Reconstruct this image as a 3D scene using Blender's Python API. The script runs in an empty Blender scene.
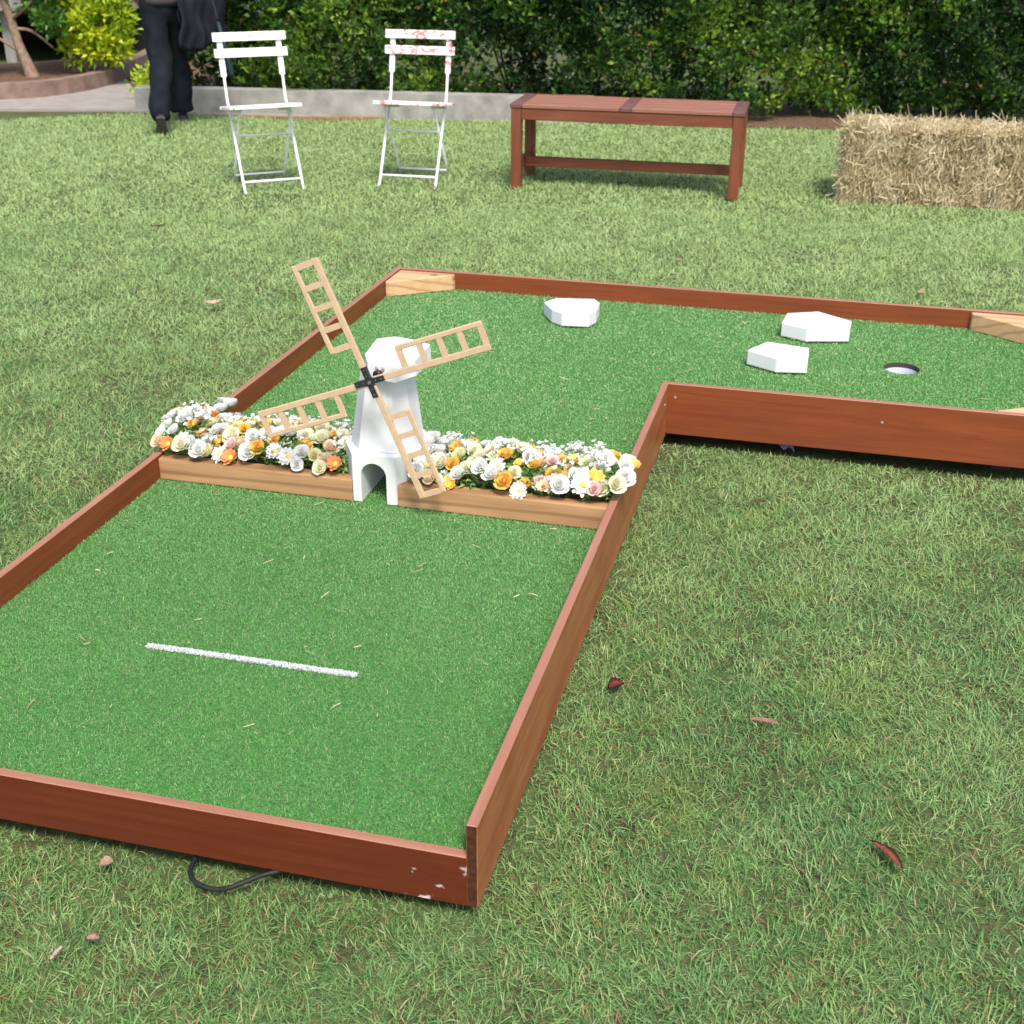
import bpy, bmesh, math, random
import numpy as np
from mathutils import Vector, Matrix

SC = bpy.context.scene
COL = SC.collection
R = math.radians
rng = np.random.default_rng(7)
random.seed(11)

# ------------------------------------------------------------------ basics
T = .115            # top of the artificial turf
G = -.045           # soil level of the lawn
HR = .180           # top of the side boards
XR, LB, SB, BT = 1.284, 3.41, 2.281, .0204   # half widths / lengths of the course


def tag(o, label=None, cat=None, group=None, kind=None):
    if label: o['label'] = label
    if cat: o['category'] = cat
    if group: o['group'] = group
    if kind: o['kind'] = kind
    return o


def empty(name, loc=(0, 0, 0), rz=0, **k):
    o = bpy.data.objects.new(name, None)
    o.empty_display_size = .1
    COL.objects.link(o)
    o.location = loc
    o.rotation_euler = (0, 0, rz)
    return tag(o, **k)


def link(name, me, mats, parent=None, loc=None, rot=None):
    if not isinstance(mats, (list, tuple)): mats = [mats]
    if not me.materials:
        for m in mats: me.materials.append(m)
    o = bpy.data.objects.new(name, me)
    COL.objects.link(o)
    if parent is not None: o.parent = parent
    if loc is not None: o.location = loc
    if rot is not None: o.rotation_euler = rot
    return o


def bm_obj(name, bm, mats, parent=None, loc=None, rot=None, smooth=False):
    bmesh.ops.recalc_face_normals(bm, faces=bm.faces)
    me = bpy.data.meshes.new(name)
    bm.to_mesh(me)
    bm.free()
    if smooth:
        me.shade_smooth()
    return link(name, me, mats, parent, loc, rot)


def add_box(bm, lo, hi, bevel=0., mat=0, M=None, seg=1):
    lo, hi = Vector(lo), Vector(hi)
    r = bmesh.ops.create_cube(bm, size=1)
    vs = r['verts']
    for v in vs:
        v.co = Vector([(lo[i] + hi[i]) / 2 + v.co[i] * (hi[i] - lo[i]) for i in range(3)])
    fs = list({f for v in vs for f in v.link_faces})
    for f in fs: f.material_index = mat
    if bevel:
        es = list({e for v in vs for e in v.link_edges})
        rr = bmesh.ops.bevel(bm, geom=es, offset=bevel, segments=seg, affect='EDGES', profile=.7)
        vs = list({v for f in rr['faces'] for v in f.verts} | {v for v in vs if v.is_valid})
        for f in {f for v in vs for f in v.link_faces}: f.material_index = mat
    if M is not None:
        bmesh.ops.transform(bm, matrix=M, verts=vs)
    return vs


def add_prism(bm, poly, z0, z1, bevel=0., mat=0, poly1=None, seg=1):
    """poly: list of (x,y); vertical prism / frustum"""
    p1 = poly1 or poly
    b = [bm.verts.new((x, y, z0)) for x, y in poly]
    t = [bm.verts.new((x, y, z1)) for x, y in p1]
    n = len(poly)
    fs = [bm.faces.new(b[::-1]), bm.faces.new(t)]
    for i in range(n):
        fs.append(bm.faces.new((b[i], b[(i + 1) % n], t[(i + 1) % n], t[i])))
    for f in fs: f.material_index = mat
    if bevel:
        es = list({e for f in fs for e in f.edges})
        bmesh.ops.bevel(bm, geom=es, offset=bevel, segments=seg, affect='EDGES', profile=.7)


def add_tube(bm, pts, rad, n=8, mat=0, caps=True):
    pts = [Vector(p) for p in pts]
    if not isinstance(rad, (list, tuple)): rad = [rad] * len(pts)
    rings = []
    prev = None
    for i, p in enumerate(pts):
        a = pts[max(i - 1, 0)]
        b = pts[min(i + 1, len(pts) - 1)]
        t = (b - a).normalized()
        if prev is None:
            s = t.orthogonal().normalized()
        else:
            s = (prev - t * prev.dot(t)).normalized()
        prev = s
        q = t.cross(s)
        rings.append([bm.verts.new(p + rad[i] * (math.cos(2 * math.pi * k / n) * s + math.sin(2 * math.pi * k / n) * q)) for k in range(n)])
    for i in range(len(rings) - 1):
        for k in range(n):
            f = bm.faces.new((rings[i][k], rings[i][(k + 1) % n], rings[i + 1][(k + 1) % n], rings[i + 1][k]))
            f.material_index = mat
            f.smooth = True
    if caps:
        for r in (rings[0][::-1], rings[-1]):
            f = bm.faces.new(r)
            f.material_index = mat


def smooth_path(pts, n=6):
    """Catmull-Rom"""
    P = [Vector(p) for p in pts]
    P = [2 * P[0] - P[1]] + P + [2 * P[-1] - P[-2]]
    out = []
    for i in range(1, len(P) - 2):
        for k in range(n):
            t = k / n
            a, b, c, d = P[i - 1:i + 3]
            out.append(.5 * ((2 * b) + (c - a) * t + (2 * a - 5 * b + 4 * c - d) * t * t + (3 * b - a - 3 * c + d) * t ** 3))
    out.append(P[-2])
    return out


def np_mesh(name, verts, faces_flat, face_sizes, attrs=None, smooth=False):
    me = bpy.data.meshes.new(name)
    nv = len(verts)
    me.vertices.add(nv)
    me.vertices.foreach_set('co', np.asarray(verts, np.float32).ravel())
    fs = np.asarray(face_sizes, np.int32)
    st = np.concatenate([[0], np.cumsum(fs)[:-1]]).astype(np.int32)
    me.loops.add(int(fs.sum()))
    me.loops.foreach_set('vertex_index', np.asarray(faces_flat, np.int32))
    me.polygons.add(len(fs))
    me.polygons.foreach_set('loop_start', st)
    me.polygons.foreach_set('loop_total', fs)
    me.polygons.foreach_set('use_smooth', np.full(len(fs), smooth))
    for k, v in (attrs or {}).items():
        a = me.attributes.new(k, 'FLOAT', 'POINT')
        a.data.foreach_set('value', np.asarray(v, np.float32))
    me.update(calc_edges=True)
    return me


# ------------------------------------------------------------------ materials
class NT:
    def __init__(s, name):
        s.m = bpy.data.materials.new(name)
        s.m.use_nodes = True
        s.t = s.m.node_tree
        s.b = s.t.nodes['Principled BSDF']
        s.out = s.t.nodes['Material Output']

    def n(s, ty, **k):
        nd = s.t.nodes.new('ShaderNode' + ty)
        for a, v in k.items():
            if a in nd.inputs.keys():
                nd.inputs[a].default_value = v
            else:
                setattr(nd, a, v)
        return nd

    def l(s, a, b):
        s.t.links.new(a, b)

    def coord(s, kind='Object', scale=(1, 1, 1)):
        c = s.n('TexCoord')
        mp = s.n('Mapping')
        mp.inputs['Scale'].default_value = scale
        s.l(c.outputs[kind], mp.inputs['Vector'])
        return mp.outputs['Vector']

    def noise(s, vec, scale, detail=4, rough=.55, dist=0.):
        nd = s.n('TexNoise')
        nd.inputs['Scale'].default_value = scale
        nd.inputs['Detail'].default_value = detail
        nd.inputs['Roughness'].default_value = rough
        nd.inputs['Distortion'].default_value = dist
        if vec is not None: s.l(vec, nd.inputs['Vector'])
        return nd.outputs['Fac']

    def ramp(s, fac, stops):
        r = s.n('ValToRGB')
        el = r.color_ramp.elements
        while len(el) < len(stops): el.new(.5)
        for e, (p, c) in zip(el, stops):
            e.position = p
            e.color = (*c, 1) if len(c) == 3 else c
        s.l(fac, r.inputs['Fac'])
        return r.outputs['Color']

    def mix(s, fac, a, b, mode='MIX'):
        m = s.n('Mix', data_type='RGBA', blend_type=mode)
        for sock, v in ((m.inputs[0], fac), (m.inputs[6], a), (m.inputs[7], b)):
            if isinstance(v, (int, float)): sock.default_value = v
            elif isinstance(v, tuple): sock.default_value = (*v, 1)
            else: s.l(v, sock)
        return m.outputs[2]

    def math(s, op, a, b=None):
        m = s.n('Math', operation=op)
        for i, v in enumerate((a, b)):
            if v is None: continue
            if isinstance(v, (int, float)): m.inputs[i].default_value = v
            else: s.l(v, m.inputs[i])
        return m.outputs[0]

    def bump(s, h, strength=.3, dist=.002):
        b = s.n('Bump')
        b.inputs['Strength'].default_value = strength
        b.inputs['Distance'].default_value = dist
        s.l(h, b.inputs['Height'])
        s.l(b.outputs['Normal'], s.b.inputs['Normal'])

    def set(s, color=None, rough=None, spec=None):
        for nm, v in (('Base Color', color), ('Roughness', rough), ('Specular IOR Level', spec)):
            if v is None: continue
            if isinstance(v, tuple): s.b.inputs[nm].default_value = (*v, 1)
            elif isinstance(v, (int, float)): s.b.inputs[nm].default_value = v
            else: s.l(v, s.b.inputs[nm])
        return s.m

    def translucent(s, color, fac):
        tr = s.n('BsdfTranslucent')
        if isinstance(color, tuple): tr.inputs['Color'].default_value = (*color, 1)
        else: s.l(color, tr.inputs['Color'])
        mx = s.n('MixShader')
        mx.inputs[0].default_value = fac
        s.l(s.b.outputs[0], mx.inputs[1])
        s.l(tr.outputs[0], mx.inputs[2])
        s.l(mx.outputs[0], s.out.inputs['Surface'])


def plain(name, c, rough=.6, var=.15, scale=30, spec=.3, bump=0.):
    k = NT(name)
    f = k.noise(k.coord(), scale, 5)
    lo = tuple(x * (1 - var) for x in c)
    hi = tuple(min(1, x * (1 + var)) for x in c)
    if bump: k.bump(f, bump, .003)
    return k.set(k.ramp(f, [(.3, lo), (.7, hi)]), rough, spec)


def wood(name, dark, mid, light, grain=(3, 60, 60), rough=.5, rings=False, scuff=None, spec=.35, blot=None):
    """grain along local X"""
    k = NT(name)
    info = k.n('ObjectInfo')
    v = k.coord('Object', grain)
    off = k.n('VectorMath', operation='ADD')
    k.l(v, off.inputs[0])
    cmb = k.n('CombineXYZ')
    rr = k.math('MULTIPLY', info.outputs['Random'], 40.)
    k.l(rr, cmb.inputs[0]); k.l(rr, cmb.inputs[1]); k.l(rr, cmb.inputs[2])
    k.l(cmb.outputs[0], off.inputs[1])
    f = k.noise(off.outputs[0], 1., 6, .65, .6)
    f2 = k.noise(k.coord('Object', (2.2, 9, 9)), 1.2, 4, .6)
    c = k.ramp(f, [(.25, dark), (.5, mid), (.75, light)])
    c = k.mix(k.ramp(f2, [(.35, (0, 0, 0)), (.7, (.55, .55, .55))]), c, dark)
    if rings:
        w = k.n('TexWave', wave_type='BANDS', bands_direction='Z')
        w.inputs['Scale'].default_value = 1.
        w.inputs['Distortion'].default_value = 9.
        w.inputs['Detail'].default_value = 2.5
        w.inputs['Detail Scale'].default_value = .6
        m2 = k.n('Mapping')
        m2.inputs['Scale'].default_value = (1.1, 6, 8.5)
        m2.inputs['Rotation'].default_value = (.5, .10, 0)
        tc = k.n('TexCoord')
        k.l(tc.outputs['Object'], m2.inputs['Vector'])
        k.l(m2.outputs[0], w.inputs['Vector'])
        c = k.mix(k.ramp(w.outputs['Fac'], [(.74, (0, 0, 0)), (.97, (.55, .55, .55))]), c, tuple(x * .55 for x in dark))
        vo = k.n('TexVoronoi')
        vo.inputs['Scale'].default_value = 1.
        k.l(k.coord('Object', (5.5, 7, 13)), vo.inputs['Vector'])
        c = k.mix(k.ramp(vo.outputs['Distance'], [(.06, (.85, .85, .85)), (.15, (0, 0, 0))]), c, tuple(x * .35 for x in dark))
    if blot:
        c = k.mix(k.ramp(k.noise(k.coord('Object', (3, 14, 14)), 1., 3), [(.48, (0, 0, 0)), (.66, (.8, .8, .8))]), c, blot)
    if scuff:
        # pale knocks and paint rubbed off near one end of the board
        tc = k.n('TexCoord')
        sp = k.n('SeparateXYZ')
        k.l(tc.outputs['Object'], sp.inputs[0])
        near = k.math('LESS_THAN', k.math('ABSOLUTE', k.math('SUBTRACT', sp.outputs[0], scuff[0])), scuff[1])
        nn = k.noise(k.coord('Object', (26, 26, 34)), 1., 4, .5)
        msk = k.math('MULTIPLY', near, k.ramp(nn, [(.61, (0, 0, 0)), (.69, (.85, .85, .85))]))
        c = k.mix(msk, c, (.72, .62, .56))
    k.bump(f, .18, .0012)
    return k.set(c, k.ramp(f2, [(.3, (rough - .1,) * 3), (.7, (rough + .12,) * 3)]), spec)


M = {}
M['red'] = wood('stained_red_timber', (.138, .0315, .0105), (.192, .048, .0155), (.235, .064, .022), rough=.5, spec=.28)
M['red_scuff'] = wood('scuffed_shaded_red_timber', (.078, .0155, .0052), (.110, .0225, .0073), (.138, .0305, .0105), rough=.5, spec=.28, scuff=(1.225, .075))  # darker base tone carries painted foreground shade; the scuffs are real marks
M['red_worn_sheen'] = wood('worn_sheen_brown_timber', (.23, .062, .023), (.32, .104, .041), (.39, .145, .060), rough=.45, spec=.4, blot=(.22, .056, .020))  # real brown wear, brightened with the sky's glossy reflection painted in
M['red_edge'] = wood('rubbed_skylit_red_timber_edge', (.25, .10, .060), (.31, .138, .084), (.36, .17, .106), rough=.5, spec=.4)  # upward faces: sky reflection painted into the colour, along with rubbed wear
M['end_grain'] = plain('dark_end_grain', (.060, .022, .011), .75, .45, 70, .15, .4)
M['pine'] = wood('pine_timber', (.30, .155, .068), (.41, .235, .110), (.49, .30, .155), grain=(2.5, 45, 45), rough=.6, rings=True)
M['pale_pine'] = wood('pale_pine_block', (.48, .28, .135), (.56, .345, .18), (.62, .41, .235), grain=(4, 50, 50), rough=.6, rings=True)
M['mdf'] = plain('light_plywood', (.50, .35, .22), .65, .07, 60)
k = NT('brushed_white_paint')
br = k.noise(k.coord('Object', (160, 160, 9)), 1., 4, .6)
gr = k.noise(k.coord('Object', (9, 9, 6)), 1., 5, .65)
sp = k.noise(k.coord('Object', (95, 95, 95)), 1., 2)
c = k.mix(k.ramp(gr, [(.48, (0, 0, 0)), (.75, (.30, .30, .30))]), (.655, .655, .65), (.52, .515, .48))
c = k.mix(k.ramp(sp, [(.70, (0, 0, 0)), (.76, (.5, .5, .5))]), c, (.50, .47, .40))
k.bump(br, .35, .0012)
M['white'] = k.set(c, .5, .35)
M['black'] = plain('black_steel', (.018, .018, .019), .45, .2, 40, .5)
M['dark_ply'] = plain('dark_plywood', (.05, .04, .035), .8, .2, 20)
M['steel'] = plain('screw_steel', (.34, .29, .24), .35, .1, 60, .6)
M['cup'] = plain('white_plastic', (.56, .58, .63), .4, .01, 20)
M['cable'] = plain('black_rubber', (.012, .012, .014), .6, .2, 40, .3)

# lawn blade and turf materials
k = NT('lawn_blade')
tint = k.n('Attribute', attribute_name='tint').outputs['Fac']
geo = k.n('NewGeometry')
pn = k.noise(geo.outputs['Position'], 2.1, 4, .6)
c = k.ramp(tint, [(0., (.055, .135, .040)), (.3, (.135, .270, .080)), (.62, (.235, .395, .130)), (.82, (.36, .48, .195)), (.90, (.50, .49, .27)), (.94, (.40, .24, .11)), (1., (.24, .105, .045))])
pm = k.noise(geo.outputs['Position'], 3.6, 5, .65)
c = k.mix(k.ramp(pm, [(.50, (0, 0, 0)), (.70, (.42, .42, .42))]), c, (.125, .285, .115))
c = k.mix(k.ramp(pm, [(.33, (.5, .5, .5)), (.46, (0, 0, 0))]), c, (.30, .40, .105))
sp = k.n('SeparateXYZ')
k.l(geo.outputs['Position'], sp.inputs[0])
# foreground shade put into the blade colour: deeper near, paler towards the hedge
dry = k.math('ADD', k.math('MULTIPLY', sp.outputs[1], .095), k.math('MULTIPLY', pn, .9))  # paleness factor: painted foreground shade by distance, plus patchy noise
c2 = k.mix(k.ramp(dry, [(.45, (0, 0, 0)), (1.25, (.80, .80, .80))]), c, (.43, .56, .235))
k.set(c2, .55, .3)
k.translucent(c2, .38)
M['blade'] = k.m

k = NT('lawn_soil')
v = k.coord()
a = k.noise(v, 5, 8, .7)
b = k.noise(v, 38, 6, .7)
c = k.ramp(b, [(.3, (.035, .032, .016)), (.55, (.075, .062, .030)), (.75, (.14, .085, .045))])
c = k.mix(k.ramp(a, [(.36, (0, 0, 0)), (.56, (1, 1, 1))]), c, k.ramp(b, [(.3, (.042, .060, .020)), (.7, (.115, .145, .055))]))
k.bump(b, .6, .01)
M['soil'] = k.set(c, .9, .1)

k = NT('artificial_turf_fibre')
tint = k.n('Attribute', attribute_name='tint').outputs['Fac']
geo = k.n('NewGeometry')
pn = k.noise(geo.outputs['Position'], 1.6, 4, .6)
c = k.ramp(tint, [(0., (.080, .185, .065)), (.4, (.145, .285, .100)), (.75, (.225, .385, .155)), (.95, (.32, .49, .22)), (1., (.44, .50, .26))])
c = k.mix(k.ramp(pn, [(.35, (0, 0, 0)), (.7, (.35, .35, .35))]), c, (.21, .38, .125))
k.set(c, .5, .35)
k.translucent(c, .25)
M['turf'] = k.m
M['turf_base'] = plain('turf_backing', (.05, .17, .035), .9, .3, 120, .1)
M['chalk'] = plain('white_line_paint', (.58, .60, .60), .8, .04, 90, .2)

k = NT('hedge_leaf')
tint = k.n('Attribute', attribute_name='tint').outputs['Fac']
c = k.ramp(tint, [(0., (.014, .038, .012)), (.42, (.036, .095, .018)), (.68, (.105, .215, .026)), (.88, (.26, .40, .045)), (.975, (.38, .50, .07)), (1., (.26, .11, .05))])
k.set(c, .32, .5)
k.translucent(c, .28)
M['hedge'] = k.m

k = NT('golden_leaf')
tint = k.n('Attribute', attribute_name='tint').outputs['Fac']
c = k.ramp(tint, [(0., (.10, .21, .02)), (.4, (.28, .42, .02)), (.75, (.54, .62, .025)), (1., (.70, .66, .03))])
k.set(c, .4, .4)
k.translucent(c, .4)
M['gold'] = k.m

k = NT('mid_green_leaf')
tint = k.n('Attribute', attribute_name='tint').outputs['Fac']
c = k.ramp(tint, [(0., (.025, .075, .015)), (.5, (.06, .17, .02)), (1., (.14, .32, .035))])
k.set(c, .4, .4)
k.translucent(c, .35)
M['midleaf'] = k.m

M['bark'] = plain('bark', (.21, .145, .10), .85, .35, 24, .2, .6)
M['twig'] = plain('dark_twig', (.05, .038, .026), .9, .3, 30, .1)
M['concrete'] = plain('weathered_concrete', (.27, .26, .235), .85, .3, 7, .2, .4)
M['kerb'] = plain('reddish_concrete', (.21, .145, .115), .9, .3, 9, .2, .5)
M['path'] = plain('path_concrete', (.27, .24, .215), .9, .14, 6, .2, .4)
M['mulch'] = plain('mulch', (.125, .075, .047), .95, .55, 40, .1, .9)
M['dirt'] = plain('bare_dirt', (.22, .145, .08), .95, .35, 25, .1, .5)

# ------------------------------------------------------------------ camera, light
F, YAW, PIT, ROLL = 1285.5, -.2483, .4458, .0060
CAM = Vector((.5003, -1.6674, 1.6))
fw = Vector((math.sin(YAW) * math.cos(PIT), math.cos(YAW) * math.cos(PIT), -math.sin(PIT)))
rt = fw.cross(Vector((0, 0, 1))).normalized()
up = rt.cross(fw)
r2 = math.cos(ROLL) * rt + math.sin(ROLL) * up
u2 = -math.sin(ROLL) * rt + math.cos(ROLL) * up
cd = bpy.data.cameras.new('camera')
co = bpy.data.objects.new('camera', cd)
COL.objects.link(co)
mw = Matrix.Identity(4)
for i in range(3):
    mw[i][0], mw[i][1], mw[i][2], mw[i][3] = r2[i], u2[i], -fw[i], CAM[i]
co.matrix_world = mw
cd.sensor_width = 36
cd.lens = F / 1024 * 36
cd.clip_end = 500
cd.clip_start = .05
cd.dof.use_dof = True
cd.dof.focus_distance = 2.9
cd.dof.aperture_fstop = 8.5
SC.camera = co

sun_dir = Vector((.27, -.50, .83)).normalized()
sd = bpy.data.lights.new('sun', 'SUN')
so = bpy.data.objects.new('sun', sd)
COL.objects.link(so)
so.rotation_euler = sun_dir.to_track_quat('Z', 'Y').to_euler()
sd.energy = 2.45
sd.angle = R(13)
sd.color = (1, .955, .89)
w = bpy.data.worlds.new('World')
SC.world = w
w.use_nodes = True
sky = w.node_tree.nodes.new('ShaderNodeTexSky')
sky.sky_type = 'NISHITA'
sky.sun_disc = False
sky.sun_elevation = math.asin(sun_dir.z)
sky.sun_rotation = math.atan2(sun_dir.x, sun_dir.y)
sky.air_density = 1.0
sky.dust_density = 3.0
sky.ozone_density = .6
w.node_tree.links.new(sky.outputs[0], w.node_tree.nodes['Background'].inputs[0])
w.node_tree.nodes['Background'].inputs[1].default_value = .15
SC.view_settings.view_transform = 'Standard'
SC.view_settings.look = 'None'
SC.view_settings.exposure = .85
SC.view_settings.gamma = 1


# ------------------------------------------------------------------ ground
def gh(x, y):
    return G + .006 * np.sin(2.1 * x + .7 * y) + .005 * np.sin(1.3 * y - 1.1 * x + 2)


def grid_sheet(name, xs, ys, zf, m, **k):
    X, Y = np.meshgrid(xs, ys)
    V = np.stack([X, Y, zf(X, Y)], -1).reshape(-1, 3)
    nx, ny = len(xs), len(ys)
    i = (np.arange(ny - 1)[:, None] * nx + np.arange(nx - 1)[None]).ravel()
    Fc = np.stack([i, i + 1, i + nx + 1, i + nx], 1)
    me = np_mesh(name, V, Fc.ravel(), np.full(len(Fc), 4), smooth=True)
    return tag(link(name, me, m), **k)


xs = np.concatenate([np.linspace(-150, -12, 12), np.linspace(-11, 7, 73), np.linspace(8, 150, 12)])
ys = np.concatenate([np.linspace(-150, -4, 12), np.linspace(-3, 12, 61), np.linspace(13, 200, 12)])
grid_sheet('lawn', xs, ys, gh, M['soil'], kind='structure')


def hedge_y(x):              # front line of the low wall
    return 8.47 + .12 * (x + 4.66)


def in_course(X, Y, m=.0):
    a = (X > -XR - BT - m) & (X < BT + m) & (Y > -m) & (Y < LB + BT + m)
    b = (X > -XR - BT - m) & (X < XR + BT + m) & (Y > SB - m) & (Y < LB + BT + m)
    return a | b


# path: concrete strip beside the garden border, running on along the wall foot
path_poly = [(-12, 6.9), (-7.6, 7.75), (-6.46, 8.13), (-5.5, 8.36), (-4.6, 8.40), (-3.9, 8.48), (-3.6, hedge_y(-3.6)), (-5.28, hedge_y(-5.28) + .02), (-5.85, 9.3), (-6.2, 9.9), (-6.45, 10.3), (-12, 10.3)]


def inside(poly, X, Y):
    r = np.zeros(X.shape, bool)
    n = len(poly)
    for i in range(n):
        x1, y1 = poly[i]
        x2, y2 = poly[(i + 1) % n]
        c = ((y1 > Y) != (y2 > Y)) & (X < (x2 - x1) * (Y - y1) / (y2 - y1 + 1e-12) + x1)
        r ^= c
    return r


def flat(name, poly, z, m, **k):
    bm = bmesh.new()
    add_prism(bm, poly, z - .08, z)
    return tag(bm_obj(name, bm, m), **k)


flat('path', path_poly, -.026, M['path'], kind='structure')
mulch_poly = [(-2.6, hedge_y(-2.6) + .08), (-1.6, hedge_y(-1.6) + .08), (-.2, 8.98), (.9, 9.12), (2.2, 9.25), (8, 9.9), (8, 10.9), (-5.2, 10.4), (-6.9, 12.2), (-6.5, 10.3), (-6.2, 9.85), (-5.8, 9.25), (-5.25, 8.5)]
flat('mulch_bed', mulch_poly, -.02, M['mulch'], kind='structure')
dirt_poly = [(-4.6, 8.34), (-4.1, 8.40), (-3.6, 8.48), (-3.2, hedge_y(-3.2) - .02), (-3.2, hedge_y(-3.2) + .02), (-3.58, hedge_y(-3.58))]
flat('bare_dirt', dirt_poly, -.030, M['dirt'], kind='structure')


# ------------------------------------------------------------------ blades
def blades(P, L, W, az, lean, curl, tint):
    n = len(P)
    h = np.stack([np.cos(az), np.sin(az), np.zeros(n)], 1)
    z = np.array([0, 0, 1.])
    tw = az + np.pi / 2 + rng.normal(0, .7, n)
    s = np.stack([np.cos(tw), np.sin(tw), rng.normal(0, .3, n)], 1) * (W / 2)[:, None]
    mid = P + (.55 * L)[:, None] * (np.sin(lean)[:, None] * h + np.cos(lean)[:, None] * z)
    l2 = lean + curl
    tip = mid + (.45 * L)[:, None] * (np.sin(l2)[:, None] * h + np.cos(l2)[:, None] * z)
    V = np.stack([P - s * .8, P + s * .8, mid + s, mid - s, tip], 1).reshape(-1, 3)
    b = np.arange(n)[:, None] * 5
    Fc = np.concatenate([b + np.array([[0, 1, 2, 3]]), b + np.array([[3, 2, 4]])], 1)
    return V, Fc.ravel(), np.tile([4, 3], n), np.repeat(tint, 5)


def make_lawn():
    Ps, Ls, Ws, Tn = [], [], [], []
    cx, cy = CAM.x, CAM.y
    vd = np.array([math.sin(YAW), math.cos(YAW)])
    for d0, d1, dens, ln, wd in ((1.0, 2.6, 34000, .031, .0020), (2.6, 3.6, 25000, .031, .0023), (3.6, 5.2, 19000, .030, .0028),
                                 (5.2, 7.6, 12000, .032, .0040), (7.6, 11.5, 7000, .032, .0050)):
        half = R(33)
        area = half * (d1 ** 2 - d0 ** 2)
        n = int(area * dens)
        r = np.sqrt(rng.uniform(d0 ** 2, d1 ** 2, n))
        a = rng.uniform(-half, half, n) + math.atan2(vd[0], vd[1])
        X, Y = cx + r * np.sin(a), cy + r * np.cos(a)
        ok = ~in_course(X, Y, -.03) & (Y < hedge_y(X) - .02 + .5 * (X > -.9)) & ~inside(path_poly, X, Y - .02)
        ok &= ~inside([(p[0], p[1] + .03) for p in mulch_poly], X, Y)
        bare = inside(dirt_poly, X, Y) & (rng.random(n) < .75)
        # thin, worn spots
        worn = np.sin(3.1 * X + 1.7 * Y + 1) * np.sin(2.3 * Y - 2.7 * X) + .6 * np.sin(7 * X + 2) * np.sin(6.1 * Y)
        thin = (worn > .85) & (rng.random(n) < .38)
        ok &= ~bare & ~thin
        X, Y = X[ok], Y[ok]
        n = len(X)
        Ps.append(np.stack([X, Y, gh(X, Y)], 1))
        edge = in_course(X, Y, .035)
        Ls.append(ln * rng.uniform(.55, 1.35, n) * np.where(edge, .6, 1))
        Ws.append(wd * rng.uniform(.65, 1.25, n))
        # runners of straw and greener clumps mixed through the sward
        t = np.clip(rng.beta(2.0, 2.2, n) * .9 + .07 * np.sin(5 * X + 3 * np.sin(2 * Y)), 0, .97)
        t = np.where(rng.random(n) < .095, rng.uniform(.84, 1, n), t)
        Tn.append(t)
    P = np.concatenate(Ps); L = np.concatenate(Ls); W = np.concatenate(Ws); tn = np.concatenate(Tn)
    n = len(P)
    cl = 2.2 * np.sin(9 * P[:, 0] + 4 * np.sin(5 * P[:, 1])) + 2.2 * np.sin(8 * P[:, 1] + 3 * np.sin(6 * P[:, 0]))
    az = np.where(rng.random(n) < .25, cl + rng.normal(0, .6, n), rng.uniform(0, 2 * np.pi, n))
    lean = np.clip(rng.normal(1.0, .38, n), .05, 1.5)
    curl = rng.normal(.25, .45, n)
    V, Fc, fs, tt = blades(P, L, W, az, lean, curl, tn)
    V[:, 2] = np.maximum(V[:, 2], G - .01)
    me = np_mesh('lawn_grass', V, Fc, fs, {'tint': tt})
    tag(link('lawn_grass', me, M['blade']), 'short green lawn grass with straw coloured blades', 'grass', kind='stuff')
    print('lawn blades', n)


make_lawn()

# ------------------------------------------------------------------ the golf course
course = empty('mini_golf_course', (0, 0, 0), label='L-shaped mini golf lane of green turf framed by red stained boards on the lawn', cat='mini golf course')


def board(name, p0, p1, thick, z0, z1, m, bev=.0016, label=None, dz=0):
    """board along p0->p1 (its left-hand long face on that line), extending to the right of travel by thick"""
    a, b = Vector((*p0, 0)), Vector((*p1, 0))
    d = b - a
    bm = bmesh.new()
    add_box(bm, (0, min(0, -thick), z0), (d.length, max(0, -thick), z1), bev)
    bm.normal_update()
    for f in bm.faces:
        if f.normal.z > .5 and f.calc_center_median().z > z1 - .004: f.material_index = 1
        elif f.normal.x < -.9 and m is M['red_worn_sheen']: f.material_index = 2
    o = bm_obj(name, bm, [m, M['red_edge'], M['end_grain']], course, (a.x, a.y, 0), (0, 0, math.atan2(d.y, d.x)))
    if label: o['label'] = label
    return o


xl = -XR
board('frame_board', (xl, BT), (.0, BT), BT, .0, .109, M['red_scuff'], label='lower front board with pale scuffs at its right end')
board('frame_board', (BT, 0), (BT, SB - .001), -BT, .0, HR, M['red_worn_sheen'], label='long right board with worn brown outer face, sky sheen in its colour')
board('frame_board', (0., SB + BT), (XR, SB + BT), BT, .006, HR, M['red'])
board('frame_board', (xl, LB), (xl, 0), BT, .004, HR - .001, M['red'])
board('frame_board', (-XR - BT, LB + BT), (XR + BT, LB + BT), BT, .004, HR, M['red'])
board('frame_board', (XR, SB), (XR, LB), -BT, .004, HR - .001, M['red'])

# floor panels and feet under the turf
bm = bmesh.new()
add_box(bm, (xl + .004, BT + .004, .075), (-.004, SB + BT, T - .013))
add_box(bm, (xl + .004, SB + BT + .002, .075), (.66, LB - .004, T - .013))
add_box(bm, (.90, SB + BT + .002, .075), (XR - .004, LB - .004, T - .013))
bm_obj('floor_panel', bm, M['dark_ply'], course)
for x, y in ((-1.2, .12), (-.12, .12), (-1.2, 2.0), (-.12, 2.0), (1.09, 2.43), (.3, 2.43), (1.2, 3.3), (-1.2, 3.3), (-.1, 3.3), (-.64, 1.1)):
    bm = bmesh.new()
    add_box(bm, (x - .03, y - .03, G - .02), (x + .03, y + .03, .075), .003)
    bm_obj('support_foot', bm, M['dark_ply'], course)

HX, HY, HRAD = .770, 2.858, .061


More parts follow.
